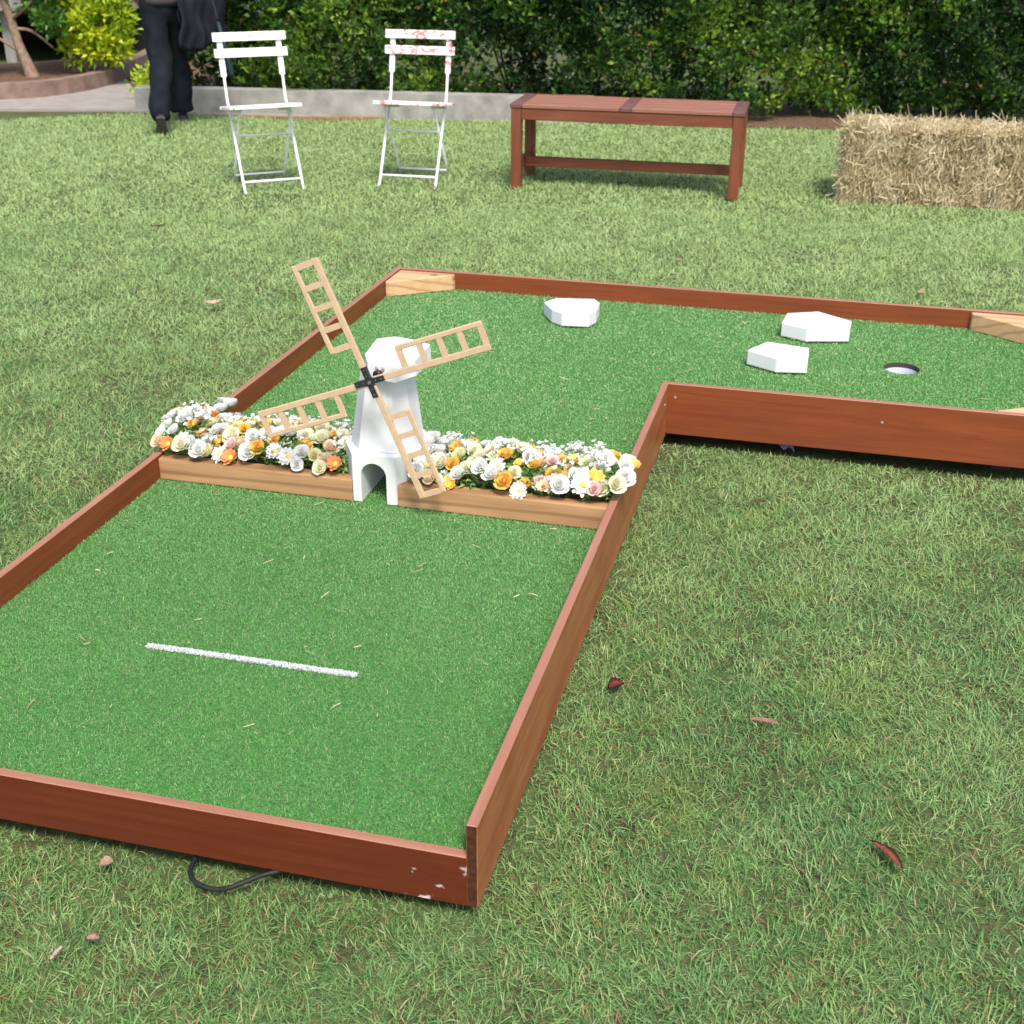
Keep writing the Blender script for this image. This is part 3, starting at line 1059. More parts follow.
def make_chair(label, loc, rz, pm):
    """folding bistro chair facing local -Y; origin on the ground under the seat"""
    t = empty('folding_chair', loc, rz, label=label, cat='chair', group='white folding chairs on the lawn')
    hw, sh = .182, .478
    ft, rr, tp, zt = -.19, .19, .235, .885        # front feet, rear feet, top of the back (y), height
    for s in (-1, 1):
        x = s * hw

        def up_(z): return ft + (tp - ft) * (z / zt) ** 1.0
        bm = bmesh.new()
        pts = [(x, ft - .015, 0.004), (x, ft, .012)] if False else [(x, ft, 0.004)]
        pts += [(x, ft + (.06 - ft) * z / .44, z) for z in (.1, .2, .3, .40)]
        pts += [(x, .105, .50), (x, .125, .56), (x, .15, .66)]
        add_tube(bm, smooth_path(pts, 3), .0085, 8)
        add_tube(bm, [(x, ft - .02, .006), (x, ft + .012, .010)], .0085, 8)
        o = bm_obj('leg', bm, M['rod'], t)
        bm = bmesh.new()
        Mx = Matrix.Translation((x, .148, .64)) @ Matrix.Rotation(R(-14), 4, 'X')
        add_box(bm, (-.017, -.008, 0), (.017, .008, .250), .004, M=Mx)
        bm_obj('back_post', bm, pm, t)
        bm = bmesh.new()
        x2 = s * (hw - .022)
        add_tube(bm, [(x2, rr, .004), (x2, .155, .09), (x2, -.11, .472)], .0075, 8)
        bm_obj('leg', bm, M['rod'], t)
    bm = bmesh.new()
    add_tube(bm, [(-hw, ft + .034, .060), (hw, ft + .034, .060)], .0075, 8)
    bm_obj('stretcher', bm, M['rod'], t)
    bm = bmesh.new()
    add_tube(bm, [(-hw + .022, rr - .02, .045), (hw - .022, rr - .02, .045)], .0065, 8)
    bm_obj('stretcher', bm, M['rod'], t)
    bm = bmesh.new()
    add_tube(bm, [(-hw + .022, -.005, .312), (hw - .022, -.005, .312)], .006, 8)
    bm_obj('stretcher', bm, M['rod'], t)
    # seat: boards running across on two side rails
    bm = bmesh.new()
    TS = Matrix.Translation((0, 0, sh)) @ Matrix.Rotation(R(-7.5), 4, 'X')
    n = 6
    for i in range(n):
        y0 = -.19 + i * .062
        w = .222 if i not in (0,) else .205
        add_box(bm, (-w, y0, -.010), (w, y0 + .054, .010), .005, seg=2, M=TS)
    bm_obj('seat', bm, pm, t)
    for s in (-1, 1):
        bm = bmesh.new()
        add_box(bm, (s * .150 - .009, -.17, -.028), (s * .150 + .009, .165, -.0105), .003, M=TS)
        bm_obj('seat_rail', bm, M['rod'], t)
    for z in (.775, .866):
        bm = bmesh.new()
        yb = .148 + (z - .64) * math.tan(R(14)) - .0175
        Mx = Matrix.Translation((0, yb, z)) @ Matrix.Rotation(R(-14), 4, 'X')
        add_box(bm, (-.225, -.008, -.0255), (.225, .0085, .0255), .004, M=Mx, seg=2)
        bm_obj('back_slat', bm, pm, t)
    return t


make_chair('white folding slat chair turned to the right, nearer the person in dark trousers', (-3.005, 5.86, -.038), R(38), M['chair_a'])
make_chair('white folding slat chair with red worn paint on its back, beside the brown bench', (-2.155, 6.25, -.038), R(2), M['chair_b'])

# ------------------------------------------------------------------ bench
M['bench'] = wood('bench_timber', (.105, .027, .0115), (.175, .050, .022), (.235, .078, .037), rough=.5, spec=.4)
M['bench_top'] = wood('bench_top_timber', (.19, .073, .043), (.27, .115, .074), (.34, .165, .113), rough=.5, spec=.5)
M['bench_dark'] = plain('dark_purple_timber', (.13, .058, .052), .5, .25, 18, .45)


def make_bench():
    # local x along the length
    fl, fr = Vector((-1.482, 6.203)), Vector((-.166, 6.298))
    d = (fr - fl)
    L = 1.40
    t = empty('bench', (fl.x - .03, fl.y - .02, -.038), R(1.5), label='low backless reddish brown timber bench on the lawn before the hedge', cat='bench')
    Wd, H, lg = .46, .512, .062
    for x in (0, L - lg):
        for y in (0, Wd - lg):
            bm = bmesh.new()
            add_box(bm, (0, 0, 0), (H - .026, lg, lg), .003)
            bm_obj('leg', bm, M['bench'], t, (x + lg, y, 0), (0, R(-90), 0))

    def xboard(name, lo, hi, m, bev=.003):
        lo, hi = Vector(lo), Vector(hi)
        bm = bmesh.new()
        add_box(bm, (0, 0, 0), hi - lo, bev)
        return bm_obj(name, bm, m, t, lo)

    def yboard(name, lo, hi, m, bev=.003):      # grain along y
        lo, hi = Vector(lo), Vector(hi)
        s = hi - lo
        bm = bmesh.new()
        add_box(bm, (0, -s.x, 0), (s.y, 0, s.z), bev)
        return bm_obj(name, bm, m, t, lo, (0, 0, R(90)))
    for y in (.004, Wd - .034):
        xboard('apron', (lg + .001, y, H - .094), (L - lg - .001, y + .030, H - .027), M['bench'])
    for x in (.004, L - .034):
        yboard('apron', (x, lg + .001, H - .100), (x + .03, Wd - lg - .001, H - .027), M['bench'])
    for x in (.012, L - .046):
        yboard('stretcher', (x, lg + .001, .105), (x + .034, Wd - lg - .001, .165), M['bench'])
    xboard('stretcher', (.047, Wd / 2 - .02, .103), (L - .047, Wd / 2 + .02, .163), M['bench'])
    # top: end caps, a middle cross board and long boards between
    yboard('cross_board', (-.006, -.006, H - .0255), (.066, Wd + .006, H), M['bench_dark'])
    yboard('cross_board', (L - .066, -.006, H - .0255), (L + .006, Wd + .006, H), M['bench_dark'])
    yboard('cross_board', (L / 2 - .036, -.003, H - .0255), (L / 2 + .036, Wd + .003, H - .001), M['bench_dark'])
    nb = 4
    bw = (Wd + .008) / nb
    for i in range(nb):
        for x0, x1 in ((.068, L / 2 - .038), (L / 2 + .038, L - .068)):
            xboard('top_board', (x0, -.004 + i * bw + .0015, H - .025), (x1, -.004 + (i + 1) * bw - .0015, H - .0015), M['bench_top'])


make_bench()

# ------------------------------------------------------------------ straw bale
k = NT('straw')
tint = k.n('Attribute', attribute_name='tint').outputs['Fac']
c = k.ramp(tint, [(0, (.26, .19, .085)), (.35, (.46, .37, .195)), (.7, (.62, .53, .335)), (1, (.74, .67, .48))])
k.set(c, .6, .3)
k.translucent(c, .2)
M['straw'] = k.m
M['straw_core'] = plain('packed_straw', (.36, .27, .14), .9, .5, 60, .1, .8)


def strips(P, D, L, W, bend, tint):
    """flat bent stalks, 6 verts 2 quads"""
    n = len(P)
    D = D / np.linalg.norm(D, axis=1)[:, None]
    rv = rng.normal(size=(n, 3))
    S = np.cross(D, rv); S /= np.linalg.norm(S, axis=1)[:, None] + 1e-9
    N = np.cross(S, D)
    a = P - D * L[:, None] / 2
    b = P + N * (bend * L)[:, None]
    c_ = P + D * L[:, None] / 2
    s = S * W[:, None] / 2
    V = np.stack([a - s, a + s, b + s, b - s, c_ + s * .8, c_ - s * .8], 1).reshape(-1, 3)
    i = np.arange(n)[:, None] * 6
    Fc = np.concatenate([i + np.array([[0, 1, 2, 3]]), i + np.array([[3, 2, 4, 5]])], 1)
    return V, Fc.ravel(), np.full(2 * n, 4), np.repeat(tint, 6)


def make_bale():
    LX, LY, LZ = 1.14, .47, .432
    root = empty('straw_bale', (1.05, 6.36 + .235, -.04), R(-1.5), label='rectangular bale of pale dry straw lying on the lawn at the right edge', cat='straw bale')
    bm = bmesh.new()
    add_box(bm, (-LX / 2 + .02, -LY / 2 + .02, 0), (LX / 2 - .02, LY / 2 - .02, LZ - .02), .05, seg=3)
    bm_obj('packed_core', bm, M['straw_core'], root)
    Ps, Ds, Ls = [], [], []

    def face(n, o, u, v, nrm, main, spread, push):
        a, b = rng.random(n), rng.random(n)
        P = np.array(o)[None] + a[:, None] * np.array(u) + b[:, None] * np.array(v)
        # compressed flakes: the surface swells and pinches along the bale, edges are rounded
        fl = .012 * np.sin(P[:, 0] * 38 + 1.5 * np.sin(P[:, 2] * 13)) + .008 * np.sin(P[:, 2] * 31 + P[:, 0] * 9)
        P = P + np.array(nrm)[None] * (fl + rng.normal(push, .010, n))[:, None]
        D = np.array(main)[None] + rng.normal(size=(n, 3)) * spread
        D = D - np.array(nrm)[None] * (D @ np.array(nrm))[:, None] * .65
        Ps.append(P); Ds.append(D); Ls.append(rng.uniform(.04, .13, n))
    hx, hy = LX / 2, LY / 2
    face(11000, (-hx, -hy, 0), (LX, 0, 0), (0, 0, LZ), (0, -1, 0), (.15, 0, 1), .55, -.004)
    face(1800, (-hx, hy, 0), (LX, 0, 0), (0, 0, LZ), (0, 1, 0), (0, 0, 1), .6, -.004)
    face(9000, (-hx, -hy, LZ), (LX, 0, 0), (0, LY, 0), (0, 0, 1), (.6, .5, 0), .7, -.006)
    face(2200, (-hx, -hy, 0), (0, LY, 0), (0, 0, LZ), (-1, 0, 0), (0, .2, .8), .7, -.004)
    face(1800, (hx, -hy, 0), (0, LY, 0), (0, 0, LZ), (1, 0, 0), (0, .2, .8), .7, -.004)
    P = np.concatenate(Ps); D = np.concatenate(Ds); L = np.concatenate(Ls)
    # round the long edges and corners
    q = np.stack([np.abs(P[:, 0]) - (hx - .05), np.abs(P[:, 1]) - (hy - .05), P[:, 2] - (LZ - .05)], 1)
    qq = np.maximum(q, 0)
    ln = np.linalg.norm(qq, axis=1)
    sc = np.where(ln > .055, .055 / (ln + 1e-9), 1)
    sg = np.sign(P); sg[:, 2] = 1
    P = P - sg * qq * (1 - sc)[:, None]
    P[:, 2] = np.maximum(P[:, 2], .004)
    n = len(P)
    V, Fc, fs, tt = strips(P, D, L, rng.uniform(.0025, .0062, n), rng.normal(0, .10, n), np.clip(rng.beta(2.2, 2, n) + .12 * np.sin(P[:, 0] * 21 + 3 * np.sin(P[:, 2] * 5)), 0, 1))
    link('straw', np_mesh('straw', V, Fc, fs, {'tint': tt}), M['straw'], root)
    # loose stalks sticking out
    n = 220
    P = np.stack([rng.uniform(-hx, hx, n), rng.uniform(-hy, hy, n), np.full(n, LZ)], 1)
    P[:40, 0] = -hx; P[:40, 2] = rng.uniform(0.02, LZ, 40); P[:40, 1] = rng.uniform(-hy, hy, 40)
    P[40:110, 1] = -hy; P[40:110, 2] = rng.uniform(.01, LZ, 70)
    D = rng.normal(size=(n, 3)) * .7 + np.array([0, 0, .5])
    D[:40] += np.array([-1., 0, -.4]); D[40:110] += np.array([0, -.9, -.3])
    L = rng.uniform(.04, .14, n)
    D /= np.linalg.norm(D, axis=1)[:, None]
    P = P + D * L[:, None] * .35
    P[:, 2] = np.maximum(P[:, 2], .012)
    V, Fc, fs, tt = strips(P, D, L, rng.uniform(.003, .006, n), rng.normal(0, .06, n), rng.uniform(.4, 1, n))
    V[:, 2] = np.maximum(V[:, 2], .002)
    tag(link('loose_straw', np_mesh('loose_straw', V, Fc, fs, {'tint': tt}), M['straw'], root), kind='stuff')


make_bale()

# ------------------------------------------------------------------ hedge and low wall
def hedge():
    x0, x1, HT, DP = -5.15, 8.6, 2.05, .85
    root = empty('hedge', (1.5, hedge_y(1.5) + .6, G), label='tall dense dark green clipped hedge running behind the low wall and bench', cat='hedge')
    ox, oy, oz = root.location

    def front(x, z):
        f = hedge_y(x) + .32 + .02 * x * (x > 0) + .13 * np.sin(2.3 * x + 1.1 * z) + .10 * np.sin(5.1 * x - 3.4 * z + 1) + .08 * np.sin(9 * x + 7 * z)
        return f - .06 * np.clip(1.2 - np.abs(z - .6), 0, 1) + .20 * np.clip(.30 - z, 0, 1)
    # clusters of leaves at twig ends
    nc = 12500
    cx = rng.uniform(x0, x1, nc)
    cz = .10 + (HT - .10) * rng.beta(1.0, 1.15, nc)
    dep = np.abs(rng.normal(0, .13, nc)) + .42 * (rng.random(nc) < .4) * rng.random(nc)
    cy = front(cx, cz) + dep
    # a few see-through thin places low down
    thin = np.zeros(nc, bool)
    for gx, gz, gr in ((-2.55, .42, .17), (-1.95, .42, .16), (-.42, .30, .12), (-.20, .27, .09)):
        thin |= ((cx - gx) ** 2 + ((cz - gz) * 1.3) ** 2 < gr ** 2) & (rng.random(nc) < .8)
    cx, cy, cz = cx[~thin], cy[~thin], cz[~thin]
    nc = len(cx)
    topc = 1300
    tx = rng.uniform(x0, x1, topc); tz = HT + rng.normal(0, .06, topc); ty = hedge_y(tx) + .3 + rng.uniform(0, DP, topc)
    bx = rng.uniform(x0, x1, 1500); bz = rng.uniform(.35, HT, 1500); by = hedge_y(bx) + .3 + DP + rng.normal(0, .08, 1500)
    C = np.concatenate([np.stack([cx, cy, cz], 1), np.stack([tx, ty, tz], 1), np.stack([bx, by, bz], 1)])
    nrm = np.concatenate([np.tile([0.1, -1, .45], (nc, 1)), np.tile([0, -.1, 1.], (topc, 1)), np.tile([0, 1., .3], (1500, 1))])
    ct = np.clip(rng.beta(2, 2.6, len(C)), 0, 1)
    ct = np.clip(ct + .24 * np.sin(1.7 * C[:, 0] + 2.2 * np.sin(2.9 * C[:, 2])) + .22 * np.sin(4.3 * C[:, 0] + 1.3) * np.sin(5.1 * C[:, 2]), 0, 1)
    per = 11
    n = len(C) * per
    Ci = np.repeat(np.arange(len(C)), per)
    u = rng.normal(size=(n, 3))
    u /= np.linalg.norm(u, axis=1)[:, None]
    cd_ = C.copy()
    P = C[Ci] + u * rng.uniform(.01, .075, n)[:, None]
    D = u * .9 + nrm[Ci] * .75 + np.array([0, 0, .15])
    tint = np.clip(ct[Ci] * .75 + rng.uniform(0, .32, n) - .04, 0, .96)
    tint = np.where(rng.random(n) < .012, .995, tint)
    big = np.linalg.norm(P[:, :2] - np.array([CAM.x, CAM.y]), axis=1)
    V, Fc, fs, tt = leaf_cloud(P - np.array([ox, oy, 0]), D, rng.uniform(.042, .074, n), rng.uniform(.025, .041, n), tint)
    link('foliage', np_mesh('foliage', V, Fc, fs, {'tint': tt}), M['hedge'], root)
    # trunks and inner branches
    bm = bmesh.new()
    for i in range(22):
        x = x0 + (x1 - x0) * (i + .5) / 22 + random.uniform(-.1, .1)
        y = hedge_y(x) + .92 + random.uniform(-.12, .12)
        p = Vector((x - ox, y - oy, -.02))
        for j in range(4):
            q = p + Vector((random.uniform(-.28, .28), random.uniform(-.3, .25), random.uniform(1.0, 1.9)))
            m = (p + q) / 2 + Vector((random.uniform(-.1, .1), random.uniform(-.1, .1), -.15))
            add_tube(bm, smooth_path([p, m, q], 4), [.013, .012, .011, .010, .009, .008, .006, .005, .003], 6)
    bm_obj('branches', bm, M['twig'], root)
    # dense twiggy interior
    n = 38000
    P = np.stack([rng.uniform(x0, x1, n), np.zeros(n), rng.uniform(.03, HT - .1, n)], 1)
    P[:, 2] = np.where(rng.random(n) < .75, np.maximum(P[:, 2], rng.uniform(.45, HT - .1, n)), P[:, 2])
    P[:, 1] = hedge_y(P[:, 0]) + rng.uniform(.6, 1.2, n)
    keep = np.ones(n, bool)
    for gx, gz, gr in ((-2.55, .42, .13), (-1.95, .42, .12), (-.42, .30, .10), (-.2, .27, .08)):
        keep &= ~((P[:, 0] - gx) ** 2 + ((P[:, 2] - gz) * 1.3) ** 2 < gr ** 2)
    P = P[keep]
    n = len(P)
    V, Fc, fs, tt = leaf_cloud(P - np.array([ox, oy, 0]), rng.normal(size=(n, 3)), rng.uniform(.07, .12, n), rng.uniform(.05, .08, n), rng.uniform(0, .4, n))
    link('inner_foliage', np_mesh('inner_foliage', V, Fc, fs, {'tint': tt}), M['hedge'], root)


hedge()

bm = bmesh.new()
pts = [-5.33, -4.4, -3.3, -2.3, -1.55]
lo = [(x, hedge_y(x) + .012 * math.sin(3 * x)) for x in pts]
poly = lo + [(x + .01, y + .16) for x, y in lo[::-1]]
add_prism(bm, poly, G - .05, .158, .008)
tag(bm_obj('low_wall', bm, M['concrete']), 'low grey concrete edging wall at the foot of the hedge', 'wall')

# ------------------------------------------------------------------ garden bed at the left
bed_poly = [(-11, 8.0), (-7.6, 8.52), (-6.80, 8.72), (-6.52, 9.15), (-6.50, 9.9), (-6.75, 10.8), (-7.0, 11.3), (-7.5, 10.6), (-8.0, 10.1), (-8.9, 9.9), (-11, 9.8)]
flat('garden_soil', [(x - .05 * (x > -10), y + .03) for x, y in bed_poly], .055, M['mulch'], kind='structure')


def ribbon(name, path, w, z0, z1, m, n=6, bev=.012):
    P = smooth_path([(x, y, 0) for x, y in path], n)
    L_, R_ = [], []
    for i, p in enumerate(P):
        t = (P[min(i + 1, len(P) - 1)] - P[max(i - 1, 0)]).normalized()
        s = Vector((-t.y, t.x, 0)) * w / 2
        L_.append(p + s); R_.append(p - s)
    bm = bmesh.new()
    va = [[bm.verts.new((q.x, q.y, z)) for q in S] for S, z in ((L_, z0), (L_, z1), (R_, z1), (R_, z0))]
    for a, b in ((0, 1), (1, 2), (2, 3), (3, 0)):
        for i in range(len(P) - 1):
            bm.faces.new((va[a][i], va[a][i + 1], va[b][i + 1], va[b][i]))
    for e in (0, -1):
        bm.faces.new([va[j][e] for j in range(4)])
    return bm_obj(name, bm, m)


tag(ribbon('garden_kerb', [(-11, 7.95), (-8.6, 8.28), (-7.4, 8.50), (-6.78, 8.68), (-6.46, 9.10), (-6.43, 9.85), (-6.68, 10.8), (-7.05, 12.0)], .12, G - .05, .105, M['kerb']), 'curved reddish concrete kerb around the front of the garden bed', 'kerb')
tag(ribbon('garden_kerb', [(-11, 9.75), (-8.9, 9.85), (-8.0, 10.05), (-7.45, 10.5), (-7.15, 11.2)], .10, G - .05, .075, M['kerb']), 'reddish kerb at the back of the garden bed, before the dark space under the deck', 'kerb')


def shrub(name, label, cat, loc, stems, blobs, mat, per=60, lsize=(.05, .09), tmax=1., seed=0):
    r_ = np.random.default_rng(seed)
    root = empty(name, loc, label=label, cat=cat)
    for st in stems:
        bm = bmesh.new()
        p = smooth_path([s[:3] for s in st], 4)
        rr = np.interp(np.linspace(0, len(st) - 1, len(p)), range(len(st)), [s[3] for s in st])
        add_tube(bm, p, [float(a) for a in rr], 8)
        bm_obj('trunk', bm, M['bark'], root, smooth=True)
    Ps, Ds, Ts = [], [], []
    for (x, y, z, rx, ry, rz, dens) in blobs:
        nc = int(per * dens)
        u = r_.normal(size=(nc, 3)); u /= np.linalg.norm(u, axis=1)[:, None]
        rad = r_.uniform(.45, 1.08, nc) ** .6
        C = np.array([x, y, z]) + u * rad[:, None] * np.array([rx, ry, rz])
        m = 9
        ci = np.repeat(np.arange(nc), m)
        v = r_.normal(size=(nc * m, 3)); v /= np.linalg.norm(v, axis=1)[:, None]
        Ps.append(C[ci] + v * r_.uniform(.01, .06, nc * m)[:, None])
        Ds.append(v + u[ci] * .6 + np.array([0, 0, .3]))
        ct = r_.beta(2, 2, nc)
        Ts.append(np.clip(ct[ci] * .7 + r_.uniform(0, .35, nc * m), 0, tmax))
    P = np.concatenate(Ps); D = np.concatenate(Ds); tn = np.concatenate(Ts)
    n = len(P)
    V, Fc, fs, tt = leaf_cloud(P, D, r_.uniform(*lsize, n), r_.uniform(lsize[0] * .5, lsize[1] * .5, n), tn)
    link('crown', np_mesh('crown', V, Fc, fs, {'tint': tt}), mat, root)
    return root


shrub('golden_shrub', 'bright yellow-green leafy shrub in the kerbed garden bed', 'shrub', (-6.83, 9.95, .055),
      [[(0, 0, -.03, .05), (.02, 0, .15, .042), (-.06, .05, .45, .03), (-.12, .05, .85, .02)], [(.12, .02, -.03, .04), (.2, 0, .2, .03), (.25, 0, .5, .02), (.3, 0, .9, .015)],
       [(.3, .1, -.03, .03), (.36, .1, .2, .025), (.42, .05, .5, .015)]],
      [(.05, .05, .95, .55, .45, .42, 3.2), (.42, -.10, .48, .30, .28, .22, 1.5), (.10, -.05, .50, .24, .25, .15, .7), (.50, -.05, .80, .22, .25, .28, 1.2), (-.25, .1, 1.2, .5, .4, .4, 2), (.46, -.15, .26, .22, .2, .13, .9), (.12, -.1, .22, .18, .18, .10, .45), (-.22, -.05, .62, .14, .2, .14, .35)],
      M['gold'], per=85, lsize=(.05, .085), seed=3)
shrub('small_tree', 'small tree with a bare leaning brown trunk at the left of the garden bed', 'tree', (-7.0, 9.50, .055),
      [[(0, 0, -.03, .075), (-.04, 0, .10, .055), (-.12, .02, .28, .045), (-.17, .03, .50, .042), (-.20, .0, .75, .036), (-.1, 0, 1.2, .03), (.05, 0, 1.7, .02)],
       [(-.18, .02, .50, .022), (.0, .02, .60, .018), (.14, .0, .72, .012), (.3, 0, 1.0, .008)], [(-.08, .02, .2, .02), (-.25, 0, .3, .014), (-.42, -.05, .42, .01)],
       [(-.17, .03, .42, .018), (.02, .05, .40, .014), (.22, .05, .26, .010)]],
      [(0, 0, 1.9, .7, .7, .45, 2.2), (-.34, 0, .76, .16, .15, .10, .45), (.12, .10, .74, .20, .2, .16, .9), (.22, .05, .50, .14, .14, .10, .4), (-.42, -.05, .44, .10, .1, .08, .3)],
      M['midleaf'], per=75, lsize=(.05, .085), seed=5)
shrub('green_shrub', 'low bright green bush at the far left edge of the garden bed', 'shrub', (-7.62, 9.35, .055),
      [[(0, 0, -.03, .025), (.03, 0, .2, .018), (.05, 0, .4, .01)], [(0, 0, -.03, .02), (-.1, 0, .25, .015), (-.2, 0, .45, .01)]],
      [(.04, 0, .36, .26, .22, .16, 1.6), (-.3, 0, .45, .25, .25, .2, 1.1)], M['midleaf'], per=70, lsize=(.04, .07), seed=8)
shrub('ground_plant', 'small yellow-green plant at the left end of the low wall', 'plant', (-5.42, 9.05, G),
      [[(0, 0, 0, .01), (.02, 0, .1, .008), (.03, 0, .2, .005)]], [(0, 0, .18, .24, .2, .15, 1.), (-.15, .25, .12, .2, .2, .1, .6)], M['gold'], per=55, lsize=(.04, .07), tmax=.7, seed=12)

# raised building at the upper left: pale slab edge over a dark open space
bld = empty('building', (-10.35, 11.85, G), R(8), label='pale building with a concrete deck edge over a dark open undercroft, behind the garden', cat='building')
M['render'] = plain('pale_render', (.55, .53, .49), .85, .08, 4, .2, .2)
M['dark_wall'] = plain('dark_recess_wall', (.030, .028, .026), .95, .3, 8, .1)
for nm, lo, hi, m in (('deck_slab', (-3.4, -1.15, .54), (3.2, 3.2, .82), 'concrete'), ('wall', (-3.3, .35, .821), (2.4, 3.1, 3.2), 'render'), ('roof', (-3.7, -.6, 3.201), (2.8, 3.4, 3.35), 'concrete'),
                      ('undercroft_wall', (-3.3, 1.4, -.02), (3.1, 3.1, .539), 'dark_wall'), ('undercroft_wall', (-3.3, -.4, -.02), (-3.1, 1.399, .539), 'dark_wall'), ('undercroft_wall', (2.9, -.4, -.02), (3.1, 1.399, .539), 'dark_wall')):
    bm = bmesh.new()
    add_box(bm, lo, hi, .006)
    bm_obj(nm, bm, M[m], bld)
for x in (-2.6, -.6, 1.9, 2.9):
    bm = bmesh.new()
    add_box(bm, (x - .06, -1.0, -.02), (x + .06, -.88, .539), .004)
    bm_obj('support_post', bm, M['concrete'], bld)

# ------------------------------------------------------------------ the person walking away
M['trouser'] = plain('navy_black_cloth', (.0085, .0105, .015), .85, .35, 14, .12, .3)
M['jacket'] = plain('black_cloth', (.005, .006, .010), .7, .35, 10, .25, .3)
M['shirt'] = plain('grey_purple_cloth', (.062, .052, .062), .85, .15, 18, .15, .3)
M['skin'] = plain('skin', (.46, .26, .18), .55, .08, 20, .3)
M['hair'] = plain('brown_hair', (.05, .03, .018), .6, .4, 60, .3, .5)
M['shoe'] = plain('black_shoe', (.02, .02, .021), .5, .2, 20, .4)
M['sole'] = plain('worn_shoe_sole', (.10, .082, .075), .8, .2, 30, .2)
M['eye'] = plain('dark_eye', (.03, .02, .015), .3, .1, 20, .5)


def skin_obj(name, V, E, rad, mat, parent, root=0, sub=2):
    me = bpy.data.meshes.new(name + '_cage')
    me.from_pydata(V, E, [])
    o = bpy.data.objects.new(name + '_cage', me)
    COL.objects.link(o)
    md = o.modifiers.new('skin', 'SKIN')
    if not me.skin_vertices: me.attributes  # layer is created with the modifier
    if not me.skin_vertices:
        bm = bmesh.new(); bm.from_mesh(me); bm.verts.layers.skin.verify(); bm.to_mesh(me); bm.free()
    sv = me.skin_vertices[0].data
    for i, r_ in enumerate(rad):
        sv[i].radius = r_ if isinstance(r_, tuple) else (r_, r_)
        sv[i].use_root = (i == root)
    md.use_smooth_shade = True
    s = o.modifiers.new('sub', 'SUBSURF')
    s.levels = s.render_levels = sub
    dg = bpy.context.evaluated_depsgraph_get()
    dg.update()
    ev = o.evaluated_get(dg)
    me2 = bpy.data.meshes.new_from_object(ev)
    me2.name = name
    bpy.data.objects.remove(o)
    bpy.data.meshes.remove(me)
    me2.materials.clear()
    me2.shade_smooth()
    return link(name, me2, mat, parent)


def chain(*pts):
    V = [p[:3] for p in pts]
    Rr = [p[3] if len(p) == 4 else (p[3], p[4]) for p in pts]
    return V, [(i, i + 1) for i in range(len(pts) - 1)], Rr


